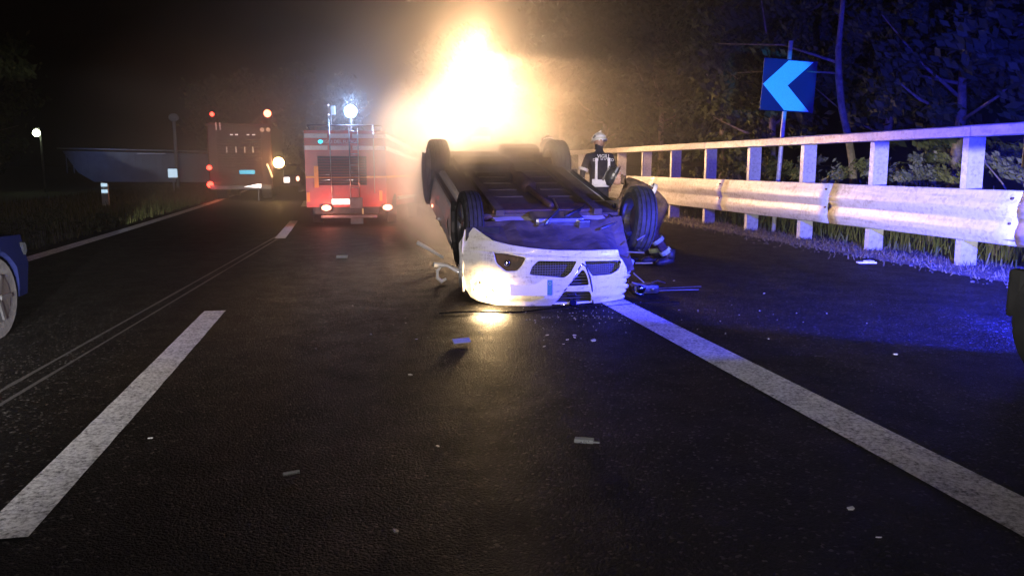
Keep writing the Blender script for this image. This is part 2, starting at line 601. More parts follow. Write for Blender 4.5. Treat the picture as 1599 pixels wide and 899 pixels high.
# ------------------------------------------------------------------ crash barrier
BX = 8.30
bar = thing('crash_barrier', 'galvanised steel crash barrier with double wave beam and flat handrail', 'guardrail', (BX, 0, 0))
def bcurve(y):
    return curve(y) * 0.9 + 0.16 if y > 12 else curve(y) * .9 + 0.16 * max(0, y) / 12
PS = 2.05
ys = [7.55 + PS * k for k in range(-1, 24)]
def post_mesh():
    b = B()
    # open channel: web facing the traffic stream, two flanges
    b.box((0, 0, 0.89), (0.27, 0.008, 1.82))
    b.box((-0.131, 0.05, 0.89), (0.008, 0.1, 1.82))
    b.box((0.131, 0.05, 0.89), (0.008, 0.1, 1.82))
    b.box((-0.131, 0.0, 0.89), (0.012, 0.02, 1.82))
    return b.mesh('post')
pm = post_mesh()
def prof(y0, y1, pts, dx=0.0, ripple=0.004, step=0.34, thick=0.006):
    b = B()
    n = max(1, int((y1 - y0) / step))
    rings = []
    for i in range(n + 1):
        y = y0 + (y1 - y0) * i / n
        o = bcurve(y)
        rr = []
        for (x, z) in pts:
            rr.append((x + o + dx + random.gauss(0, ripple), y, z + random.gauss(0, ripple * .5)))
        for (x, z) in pts[::-1]:
            rr.append((x + o + dx + thick, y, z))
        rings.append(rr)
    b.loft(rings)
    return b
# wave section: top lip, two humps with grooves between
beam_pts = []
for k in range(33):
    z = 0.38 + 0.70 * k / 32
    t = k / 32
    if t > 0.86:
        x = -0.10 + 0.035 * ((t - .86) / .14)
    else:
        u = t / 0.86
        x = -0.10 - 0.045 * (0.5 - 0.5 * math.cos(u * 4 * PI)) ** 0.6
    beam_pts.append((x - 0.09, z))
rail_pts = [(-0.20, 1.775), (-0.235, 1.79), (-0.235, 1.915), (-0.20, 1.935), (-0.08, 1.935)]
for k, y in enumerate(ys):
    p = link('post', pm, M['steel'], bar)
    p.location = (bcurve(y), y, 0)
    p.rotation_euler = (R(random.uniform(-.6, .6)), R(random.uniform(-.8, .8)), R(random.uniform(-3, 3)))
    bl = B().box((bcurve(y) - 0.1, y + 0.03, 0.73), (0.12, 0.09, 0.32)).obj('spacer_block', M['steel'], bar)
    br = B().box((bcurve(y) - 0.03, y - 0.03, 1.835), (0.13, 0.05, 0.07)).obj('rail_bracket', M['steel'], bar)
yy = ys[0] - 1.0
sec = []
while yy < ys[-1]:
    sec.append((yy, yy + 4.1))
    yy += 4.1
bolt = B().cyl((.03, 0, 0), (-.03, 0, 0), .018, n=8).mesh()
for k, (a, c) in enumerate(sec):
    bm_ = prof(a + 0.004, c - 0.004, beam_pts, dx=(0.004 if k % 2 else 0.0), ripple=0.0035)
    be = bm_.obj('wave_beam', M['steel'], bar, True)
    for dz in (0.50, 0.66, 0.86, 0.98):
        bo = link('splice_bolt', bolt, M['rust'], be)
        bo.location = (bcurve(a) - 0.19, a + 0.12, dz)
    gap = 0.28 if k == 4 else 0.016
    prof(a + 0.9, c + 0.9 - gap, rail_pts, ripple=0.0025, thick=0.01).obj('handrail', M['steel'], bar)

# ------------------------------------------------------------------ chevron sign
sg = thing('chevron_sign', 'square dark blue curve sign with one cyan chevron pointing left', 'sign', (8.62, 15.4, 0))
sg.rotation_euler = (0, R(2.6), 0)
B().cyl((0, 0, 0), (0, 0, 3.92), 0.045, n=14).obj('pole', M['steel'], sg, True)
W2, z0, z1 = 0.60, 2.50, 3.54
pl = B().box((0.0, -0.075, (z0 + z1) / 2), (2 * W2, 0.02, z1 - z0), bev=0.006).obj('sign_plate', M['signblue'], sg)
zc = (z0 + z1) / 2
tw = 0.53
ch = [(-0.585, zc - 0.0), (-0.06, z1 - 0.02), (0.50, z1 - 0.02), (-0.035, zc), (0.50, z0 + 0.02), (-0.06, z0 + 0.02)]
bb = B().prism([(x, z) for x, z in ch], 1, -0.091, -0.087)
bb.obj('chevron', M['chevron'], pl)
for z in (z0 + .25, z1 - .25):
    B().box((0, -0.03, z), (0.5, 0.06, 0.04)).obj('clamp', M['grey'], sg)

# ------------------------------------------------------------------ overturned car
CAR = (2.05, 7.5)
car = thing('overturned_car', 'white hatchback lying upside down on its roof with smashed front', 'car', (CAR[0], CAR[1], 0), R(3))
def zu(y):
    return 0.66 + 0.235 * y
def yf(x, z):
    return .42 * abs(min(abs(x), 1.1) / .98) ** 2.6 * (1 if x < 0 else .55) + .9 * (z - .42) ** 2

# main shell
def section(y):
    u = zu(y)
    hood = 0.60 if y < 0.5 else 0.60 + 0.13 * min(1, (y - .5) / .8)
    if y < 1.3:
        roof = hood
        rt = 0.80
    elif y < 2.1:
        t = (y - 1.3) / .8
        roof = hood + (1.10 - hood) * t
        rt = 0.80 - .16 * t
    elif y < 3.4:
        roof = 1.12 - 0.05 * (y - 2.1)
        rt = 0.64
    else:
        t = min(1, (y - 3.4) / .65)
        roof = 1.05 - .35 * t ** 1.3
        rt = .64 + .1 * t
    roof = min(roof, u - 0.015)
    w_ = 0.98 - (0.08 if y < .7 else 0) - (0.10 * max(0, (y - 3.5) / .6))
    belt = min(.60, roof - 0.01)
    dent = lambda a: a * (1 + 0.0 * y)
    half = [(w_ - .12, 0.0), (w_ - .03, .10), (w_, .30), (w_ - .01, .48), (w_ - .06, belt), (rt, roof - .03 if roof > belt + .04 else belt + .004), (rt * .55, roof)]
    pts = [(x, u - d) for x, d in half] + [(-x, u - d) for x, d in half[::-1]]
    return [(x + random.gauss(0, .006), y, z + random.gauss(0, .004)) for x, z in pts]
st = [0.66, .72, .85, 1.1, 1.3, 1.6, 1.85, 2.1, 2.5, 2.9, 3.3, 3.6, 3.85, 4.02]
shell = B().loft([section(y) for y in st]).mesh('shell')
cuts = []
for sx in (-1, 1):
    for wy in (0.88, 3.30):
        cuts.append(B().cyl((sx * 0.62, wy, zu(wy) - .09), (sx * 1.3, wy, zu(wy) - .09), 0.45, n=36).mesh())
shell = boolean(shell, cuts, name='body')
link('body', shell, M['white'], car)
def side_pt(y, d, sx, out=0.006):
    u = zu(y)
    w_ = 0.97
    k = (d - .60) / .5
    x = (w_ - .05) * (1 - k) + 0.64 * k + out
    return (sx * x, y, u - d)
for sx in (-1, 1):
    for (ya, yb, yc, yd) in ((1.72, 2.42, 2.40, 2.05), (2.52, 3.35, 3.15, 2.54)):
        b = B()
        a = [side_pt(ya, .63, sx), side_pt(yb, .63, sx), side_pt(yc, 1.0, sx), side_pt(yd, 1.0, sx)]
        q = [(p[0] - sx * .02, p[1], p[2]) for p in a]
        b.loft([a, q]).obj('side_window', M['glass'], car)
    for y in (1.62, 2.47, 3.3):
        B().tube([(sx * .93, y, zu(y) - .06), (sx * .985, y, zu(y) - .3), side_pt(y, .6, sx, .012)], 0.006, 5).obj('door_gap', M['black'], car)
    B().box((sx * .992, 2.3, zu(2.3) - .45), (.03, .17, .03), bev=.008).obj('door_handle', M['white'], car)
    b = B()
    for k in range(3):
        pass
    B().box((sx * .93, 2.1, zu(2.1) - .03), (.05, 1.7, .06), rot=Matrix.Rotation(R(13.2), 3, 'X'), bev=.015).obj('sill', M['black'], car)
# wheel arch liners with lip
for sx in (-1, 1):
    for wy in (0.88, 3.30):
        b = B()
        cz = zu(wy) - .09
        ring = []
        for k in range(25):
            a = PI * 2 * k / 24
            ring.append((a,))
        rings = []
        for (rr, xx) in ((.445, .64), (.445, .985), (.465, .99), (.465, .96)):
            rings.append([(sx * xx, wy + rr * math.cos(a[0]), cz + rr * math.sin(a[0])) for a in ring[:-1]])
        # only the part inside the body
        bm_ = B()
        rv = [[bm_.bm.verts.new(p) for p in r] for r in rings]
        for a, c in zip(rv, rv[1:]):
            for k in range(24):
                m_ = (a[k].co + a[(k + 1) % 24].co) / 2
                if m_.z < zu(m_.y) + 0.005 and (sx < 0 or m_.y > .70):
                    bm_.bm.faces.new((a[k], a[(k + 1) % 24], c[(k + 1) % 24], c[k]))
        bm_.obj('arch_liner', M['black'] if sx < 0 else M['under'], car)

# front fascia with openings cut through it
def lerp_curve(pts, x):
    if x <= pts[0][0]:
        return pts[0][1]
    for (xa, za), (xb, zb) in zip(pts, pts[1:]):
        if x <= xb:
            t = (x - xa) / (xb - xa)
            return za + (zb - za) * t
    return pts[-1][1]
top = [(-1.04, .60), (-.96, .74), (-.895, .775), (-.80, .70), (-.735, .655), (-.60, .62), (-.443, .597), (-.151, .567), (.2, .560), (.49, .556), (.50, .50), (.53, .46), (.57, .40), (.61, .30)]
bot = [(-1.04, .33), (-1.0, .20), (-.93, .075), (-.86, .035), (-.691, .004), (-.225, .001), (.1, .003), (.3, .012), (.606, .038)]
def rounded(poly, r=.02, n=3):
    out = []
    N = len(poly)
    for k in range(N):
        p0, p, p1 = Vector(poly[k - 1]), Vector(poly[k]), Vector(poly[(k + 1) % N])
        a = p + (p0 - p).normalized() * min(r, (p0 - p).length * .4)
        c = p + (p1 - p).normalized() * min(r, (p1 - p).length * .4)
        for i in range(n + 1):
            t = i / n
            q = a * (1 - t) ** 2 + p * 2 * t * (1 - t) + c * t * t
            out.append((q.x, q.y))
    return out
holes = {
    'left_intake': [(-.345, .473), (.043, .462), (-.015, .355), (-.078, .301), (-.25, .318), (-.425, .336), (-.40, .42)],
    'right_intake': [(.118, .458), (.53, .447), (.505, .36), (.416, .316), (.215, .309), (.165, .37)],
    'shield_upper': [(.098, .378), (.125, .365), (.165, .29), (.190, .212), (-.045, .214)],
    'shield_lower': [(-.068, .160), (.204, .150), (.232, .09), (.250, .030), (-.147, .034)],
    'fog_pocket': [(-.742, .548), (-.46, .502), (-.50, .42), (-.545, .372), (-.64, .366), (-.722, .44)],
    'head_lamp': [(-.93, .27), (-.80, .235), (-.70, .15), (-.72, .07), (-.83, .06), (-.92, .13)],
}

def inside(p, x, z):
    c = False
    n = len(p)
    for i in range(n):
        (xa, za), (xb, zb) = p[i], p[i - 1]
        if (za > z) != (zb > z) and x < (xb - xa) * (z - za) / (zb - za) + xa:
            c = not c
    return c
def nearest(p, x, z):
    best = None
    for i in range(len(p)):
        (xa, za), (xb, zb) = p[i - 1], p[i]
        dx, dz = xb - xa, zb - za
        t = max(0, min(1, ((x - xa) * dx + (z - za) * dz) / (dx * dx + dz * dz + 1e-12)))
        qx, qz = xa + t * dx, za + t * dz
        d = (qx - x) ** 2 + (qz - z) ** 2
        if best is None or d < best[0]:
            best = (d, qx, qz)
    return best[1], best[2]
def skin_y(x, z):
    y = yf(x, z) + .012 * noise.noise(Vector((x * 5, z * 6, 1.3))) + .05 * max(0, (x - .42)) * noise.noise(Vector((x * 14, z * 16, 4)))
    return y + .010 * math.exp(-((z - .50 + .06 * x) / .012) ** 2) - .010 * math.exp(-((z - .10) / .03) ** 2)
polys = [rounded(p) for p in holes.values()]
boxes = [(min(q[0] for q in p), max(q[0] for q in p), min(q[1] for q in p), max(q[1] for q in p)) for p in polys]
NX, NZ = 190, 74
x0, x1 = -1.035, .612
G2 = []
for i in range(NX + 1):
    x = x0 + (x1 - x0) * i / NX
    zt, zb = lerp_curve(top, x), lerp_curve(bot, x)
    G2.append([[x, zb + (zt - zb) * j / NZ] for j in range(NZ + 1)])
dead = set()
for i in range(NX):
    for j in range(NZ):
        cx = (G2[i][j][0] + G2[i + 1][j + 1][0]) / 2
        cz = (G2[i][j][1] + G2[i + 1][j + 1][1] + G2[i + 1][j][1] + G2[i][j + 1][1]) / 4
        for p, bx_ in zip(polys, boxes):
            if bx_[0] < cx < bx_[1] and bx_[2] < cz < bx_[3] and inside(p, cx, cz):
                dead.add((i, j))
                break
for i in range(NX + 1):
    for j in range(NZ + 1):
        adj = [(a, c) for a in (i - 1, i) for c in (j - 1, j) if 0 <= a < NX and 0 <= c < NZ]
        nd = sum(a in dead for a in adj)
        if 0 < nd < len(adj):
            x, z = G2[i][j]
            q = min((nearest(p, x, z) for p in polys), key=lambda q: (q[0] - x) ** 2 + (q[1] - z) ** 2)
            G2[i][j] = [q[0], q[1]]
b = B()
vv = {}
def vert(i, j):
    if (i, j) not in vv:
        x, z = G2[i][j]
        xx = x + ((.016 * math.sin(z * 47) + .014 * math.sin(z * 113)) if i > NX - 4 else 0)
        vv[(i, j)] = b.bm.verts.new((xx, skin_y(x, z), z))
    return vv[(i, j)]
for i in range(NX):
    for j in range(NZ):
        if (i, j) not in dead:
            b.bm.faces.new((vert(i, j), vert(i + 1, j), vert(i + 1, j + 1), vert(i, j + 1)))
# front wing: the skin carries on round the corner to the wheel arch
o_ = b.obj('front_bumper', M['scuffed'], car, True)
md = o_.modifiers.new('thickness', 'SOLIDIFY')
md.thickness = .02
md.offset = 1
b = B()
cols = []
for i in range(13):
    y = .42 + i * .032
    col = []
    for j in range(41):
        z = .13 + .63 * j / 40
        t = max(0, 1 - abs(z - .40) / .36)
        x = -1.0 - .03 * t ** .6 + .02 * (i / 12)
        yy = y + (.10 * (1 - t) if i == 0 else 0)
        dy, dz = yy - .88, z - (zu(.88) - .085)
        if dy * dy + dz * dz < .44 ** 2:
            yy = .88 - math.sqrt(max(0, .44 ** 2 - dz * dz))
        col.append(b.bm.verts.new((x, yy, z)))
    cols.append(col)
for a, c in zip(cols, cols[1:]):
    for j in range(40):
        if (a[j].co - c[j].co).length > 1e-4 or (a[j + 1].co - c[j + 1].co).length > 1e-4:
            b.bm.faces.new((a[j], c[j], c[j + 1], a[j + 1]))
bmesh.ops.remove_doubles(b.bm, verts=b.bm.verts, dist=1e-4)
wf = b.obj('front_wing', M['white'], car, True)
md = wf.modifiers.new('thickness', 'SOLIDIFY')
md.thickness = .015
# meshes and bars behind the openings
def backing(key, name, m, depth, grow=.03, bars=0, vbars=0):
    p = holes[key]
    cx = sum(q[0] for q in p) / len(p)
    cz = sum(q[1] for q in p) / len(p)
    pp = [(cx + (q[0] - cx) * (1 + grow * 3), cz + (q[1] - cz) * (1 + grow * 3)) for q in p]
    b = B()
    fr = [(x, yf(x, z) + depth, z) for x, z in pp]
    bk = [(x, yf(x, z) + depth + .02, z) for x, z in pp]
    # collar from the skin to the recessed panel
    co = [(x, yf(x, z) + .012, z) for x, z in pp]
    b.loft([co, fr], caps=False)
    b.bm.faces.new([b.bm.verts.new(q) for q in fr])
    o = b.obj(name, m, car)
    zs = [q[1] for q in p]
    xs = [q[0] for q in p]
    g = B()
    for k in range(bars):
        z = min(zs) + (max(zs) - min(zs)) * (k + .5) / bars
        pts = [(x, yf(x, z) + depth - .012, z) for x in [min(xs) + (max(xs) - min(xs)) * i / 10 for i in range(11)]]
        g.tube(pts, .0045, 5)
    for k in range(vbars):
        x = min(xs) + (max(xs) - min(xs)) * (k + .5) / vbars
        g.tube([(x, yf(x, z) + depth - .012, z) for z in (min(zs), cz, max(zs))], .003, 5)
    if bars:
        g.obj('grille_mesh', M['grey'], o)
    return o
backing('left_intake', 'air_intake', M['deepblack'], .07, bars=7, vbars=18)
backing('right_intake', 'air_intake', M['deepblack'], .07, bars=7, vbars=18)
backing('shield_upper', 'shield_grille', M['deepblack'], .05, bars=5)
backing('shield_lower', 'shield_grille', M['deepblack'], .05, bars=5)
fp = backing('fog_pocket', 'fog_lamp_pocket', M['rust'], .05, bars=0)
hl = backing('head_lamp', 'headlamp', M['chrome'], .07, bars=0)
b = B().sph((-.62, yf(-.62, .44) + .035, .44), .036, 16, (1, .6, 1))
b.obj('fog_lamp', M['chrome'], car, True)
B().sph((-.82, yf(-.82, .15) + .035, .15), .085, 18, (1.1, .35, .8)).obj('bulb', M['bulb'], hl, True)
# chrome triangle trim round the shield
def yfo(x, z, o=-.016):
    return (x, yf(x, z) + o, z)
b = B()
b.tube([yfo(*q) for q in ((-.165, .018), (-.06, .175), (.02, .30), (.07, .40), (.10, .435), (.135, .41), (.185, .30), (.225, .18), (.27, .018))], .011, 8)
b.obj('shield_trim', M['chrome'], car, True)
b = B()
b.tube([yfo(*q) for q in ((-.17, .014), (0.04, .0), (.28, .012))], .013, 8)
b.obj('shield_trim', M['chrome'], car, True)
em = B().cyl((.045, yf(.045, .02) - .045, .03), (.045, yf(.045, .02) - .01, .03), .040, n=22).obj('emblem', M['chrome'], car, True)
b = B().cyl((.045, yf(.045, .02) - .049, .03), (.045, yf(.045, .02) - .044, .03), .031, n=22).obj('emblem_face', M['navy'], em)
B().box((.03, yf(.03, .10) + .02, .11), (.10, .015, .03), bev=.005).obj('broken_clip', M['chrome'], car)
# number plate, blank as photographed, with its blue end band
pa = math.atan2(yf(-.25, .2) - yf(-.61, .2), .36)
np_ = B().box((0, 0, 0), (.375, .014, .165), bev=.004).obj('number_plate', M['plate'], car)
np_.location = (-.43, (yf(-.25, .2) + yf(-.61, .2)) / 2 - .040, .203)
np_.rotation_euler = (0, 0, pa)
B().box((.212, -.001, .002), (.050, .014, .150), bev=.003).obj('plate_band', M['plate_blue'], np_)
b = B()
for q in range(12):
    a = 2 * PI * q / 12
    b.cyl((.212 + .014 * math.cos(a), -.0095, .042 + .014 * math.sin(a)), (.212 + .014 * math.cos(a), -.0075, .042 + .014 * math.sin(a)), .0022, n=6)
b.obj('star_ring', M['reflect_lime'], np_)

# underbody: undertray, rails, cross member, pipes, tank
def on_under(x, y, up=0.0):
    return (x, y, zu(y) + up)
ROT = Matrix.Rotation(math.atan(.235), 3, 'X')
b = B()
rows = []
for i in range(9):
    y = .08 + i * .07
    row = []
    for j in range(13):
        x = -.84 + j * 1.60 / 12
        yy = y + .25 * abs(x / .9) ** 3 * (1 - i / 8) + .02 * noise.noise(Vector((x * 3, y * 8, 0)))
        tt = i / 8
        zz = (lerp_curve(top, x) - .012) * (1 - tt) + (zu(y) + .012) * tt + .02 * noise.noise(Vector((x * 6, y * 9, 3))) + (.012 if j % 3 == 0 else 0)
        row.append((x, yy, zz if x < .5 else zz + .02))
    rows.append(row)
b.loft(rows, closed=False, caps=False)
me = b.mesh('undertray')
link('undertray', me, M['under'], car)
B().box(on_under(-.0, 2.35, .012), (1.62, 3.1, .03), rot=ROT).obj('floor_pan', M['under'], car)
for x in (-.55, .55):
    B().box(on_under(x, 2.1, .05), (.10, 2.7, .07), rot=ROT, bev=.012).obj('frame_rail', M['under'], car)
for k in range(7):
    B().box(on_under(-.29, 1.5 + k * .3, .032), (.34, .05, .02), rot=ROT, bev=.006).obj('floor_rib', M['under'], car)
    B().box(on_under(.33, 1.5 + k * .3, .032), (.30, .05, .02), rot=ROT, bev=.006).obj('floor_rib', M['under'], car)
B().box(on_under(0, .98, .02), (1.25, .26, .10), rot=ROT, bev=.03).obj('front_subframe', M['rust'], car)
B().box(on_under(0.05, .72, .0), (.55, .32, .12), rot=ROT, bev=.04).obj('engine_sump', M['alloy'], car)
B().tube([on_under(.05, .9, .09), on_under(.02, 1.4, .07), on_under(-.02, 2.2, .08), on_under(.05, 2.9, .09), on_under(.35, 3.5, .09)], .035, 10).obj('exhaust_pipe', M['rust'], car, True)
B().cyl(on_under(.02, 1.7, .08), on_under(-.0, 2.15, .08), .085, n=16).obj('catalyser', M['rust'], car, True)
B().box(on_under(.38, 3.6, .09), (.55, .30, .17), rot=ROT, bev=.06).obj('silencer', M['rust'], car)
B().box(on_under(-.3, 2.85, .07), (.75, .5, .14), rot=ROT, bev=.05).obj('fuel_tank', M['black'], car)
B().cyl(on_under(-.75, 3.3, .02), on_under(.75, 3.3, .02), .05, n=12).obj('rear_axle', M['under'], car, True)
B().box((.30, .55, .785), (.12, .08, .09), rot=ROT, bev=.01).obj('tow_bracket', M['alloy'], car)
B().tube([(.12, .62, .86), (.40, .9, .93), (.62, 1.25, 1.0)], .022, 6).obj('loose_hose', M['black'], car, True)
B().tube([(-.15, .45, .80), (.10, .80, .93), (.18, 1.25, 1.02)], .014, 6).obj('brake_line', M['alloy'], car, True)
B().tube([(.45, .42, .74), (.75, .65, .80), (.60, 1.2, .98)], .012, 6).obj('loose_cable', M['alloy'], car, True)
for sx in (-1, 1):
    B().tube([on_under(sx * .35, 1.0, .04), on_under(sx * .62, .86, .0), (sx * .84, .88, zu(.88) - .06)], [.04, .03, .035], 8).obj('control_arm', M['rust'], car, True)
    B().tube([on_under(sx * .2, .8, -.02), (sx * .88, .88, zu(.88) - .09)], .022, 8).obj('drive_shaft', M['alloy'], car, True)

def wheel(cx, cy, cz, sx, steer=0, camber=0, R0=.37, W=.25):
    rt = bpy.data.objects.new('wheel', None)
    me = None
    # torus-like tyre with tread grooves; local axis x
    prof_ = [(-.5, .66), (-.52, .80), (-.46, .95), (-.36, .995), (-.33, .965), (-.30, 1.0), (-.13, 1.01), (-.11, .975), (-.08, 1.01), (.08, 1.01), (.11, .975), (.13, 1.01), (.30, 1.0), (.33, .965), (.36, .995), (.46, .95), (.52, .80), (.5, .66)]
    n = 72
    b = B()
    rings = []
    for k in range(n):
        a = 2 * PI * k / n
        g = (0 if k % 2 else -.014)
        rings.append([b.bm.verts.new((x * W, (r + (g if (abs(x) > .3 and r > .9) else 0)) * R0 * math.cos(a), (r + (g if (abs(x) > .3 and r > .9) else 0)) * R0 * math.sin(a))) for x, r in prof_])
    for k in range(n):
        a, c = rings[k], rings[(k + 1) % n]
        for j in range(len(prof_) - 1):
            b.bm.faces.new((a[j], a[j + 1], c[j + 1], c[j]))
    ty = b.obj('wheel', M['tyre'], car, False)
    ty.location = (cx, cy, cz)
    ty.rotation_euler = (0, R(camber), R(steer))
    rb = B()
    rr = []
    for k in range(40):
        a = 2 * PI * k / 40
        rr.append((math.cos(a), math.sin(a)))
    pf = [(-.49, .67), (-.46, .62), (-.35, .58), (.30, .56), (.46, .62), (.49, .67)]
    rv = [[rb.bm.verts.new((x * W, r * R0 * c, r * R0 * s)) for x, r in pf] for c, s in rr]
    for k in range(40):
        a, c = rv[k], rv[(k + 1) % 40]
        for j in range(len(pf) - 1):
            rb.bm.faces.new((a[j], a[j + 1], c[j + 1], c[j]))
    o = sx * .30 * W
    for k in range(5):
        a = 2 * PI * k / 5 + .3
        for da in (-.13, .13):
            rb.tube([(o, .10 * R0 * math.cos(a + da * 3), .10 * R0 * math.sin(a + da * 3)), (o * 1.3, .60 * R0 * math.cos(a + da), .60 * R0 * math.sin(a + da))], [.022, .017], 6)
    rb.cyl((o - .02, 0, 0), (o + .02, 0, 0), .06, n=16)
    rim = rb.obj('rim', M['alloy'], ty)
    db = B().cyl((-.02 - sx * .02, 0, 0), (.0 - sx * .02, 0, 0), .15, n=28)
    db.obj('brake_disc', M['rust'], ty)
    return ty
wheel(-.865, .88, zu(.88) - .085, -1, R0=.35, W=.20)
wheel(1.06, .90, .80, 1, steer=-4, camber=4, R0=.37, W=.235)
wheel(-.83, 3.30, zu(3.3) - .06, -1)
wheel(.83, 3.30, zu(3.3) - .06, 1)
# torn black inner wing behind the missing right corner
b = B()
random.seed(11)
rows = []
for i in range(9):
    x = .50 + i * .032
    row = []
    for j in range(8):
        z = .06 + j * .07
        row.append((x + random.gauss(0, .01), .32 + .10 * i * .3 + random.gauss(0, .03) + .3 * (z - .3) ** 2, z * (1 - .04 * i)))
    rows.append(row)
b.loft(rows, closed=False, caps=False)
me = b.mesh('inner_wing')
link('inner_wing', me, M['black'], car)
for k in range(5):
    x = .60 + random.uniform(0, .25)
    z = .15 + .12 * k
    B().tube([(x, .25, z), (x + random.uniform(-.05, .15), .18 + random.uniform(-.03, .1), z + random.uniform(-.08, .06)), (x + random.uniform(0, .2), .3, z + random.uniform(-.1, .02))], .008, 5).obj('torn_bracket', M['grey'], car)
# hood edge strip lying in front of the nose
B().tube([(-1.35 + i * .155, -.10 - .05 * math.sin(i / 18 * PI * 2) - .0 * i, .015 + .01 * math.sin(i)) for i in range(17)], .008, 6).obj('hood_trim', M['chrome'], car)
# roof pressed flat, upholstery dark inside seen at flank
B().tube([(-1.0, .55, .30), (-1.13, .75, .36), (-1.28, .70, .38)], [.03, .02, .03], 6).obj('bent_mirror_arm', M['white'], car, True)
# light of the still burning headlamp
hx = Vector((CAR[0], CAR[1], 0)) + Matrix.Rotation(R(3), 3, 'Z') @ Vector((-.80, yf(-.80, .15) - .13, .12))
lamp('car_headlamp_light', 'POINT', hx, 40, (1.0, .66, .30), 0.03)
lamp('car_headlamp_beam', 'SPOT', (hx.x, hx.y - .04, .22), 520, (1.0, .70, .36), 0.04, aim=(hx.x - .04, hx.y - .30, 0), angle=58, blend=.8)

# ------------------------------------------------------------------ people
def skin_person(verts, edges, radii, m, name, parent, sub=2):
    me = bpy.data.meshes.new(name)
    me.from_pydata(verts, edges, [])
    o = bpy.data.objects.new('work', me)
    C.objects.link(o)
    md = o.modifiers.new('k', 'SKIN')
    md.use_smooth_shade = True
    sv = me.skin_vertices[0].data
    for v, r in zip(sv, radii):
        v.radius = (r, r * .85) if not isinstance(r, tuple) else r
        v.use_root = False
    sv[0].use_root = True
    sb = o.modifiers.new('s', 'SUBSURF')
    sb.levels = sub
    sb.render_levels = sub
    bpy.context.view_layer.update()
    r = evaluated(o)
    bpy.data.objects.remove(o)
    r.materials.clear()
    return link(name, r, m, parent, True)

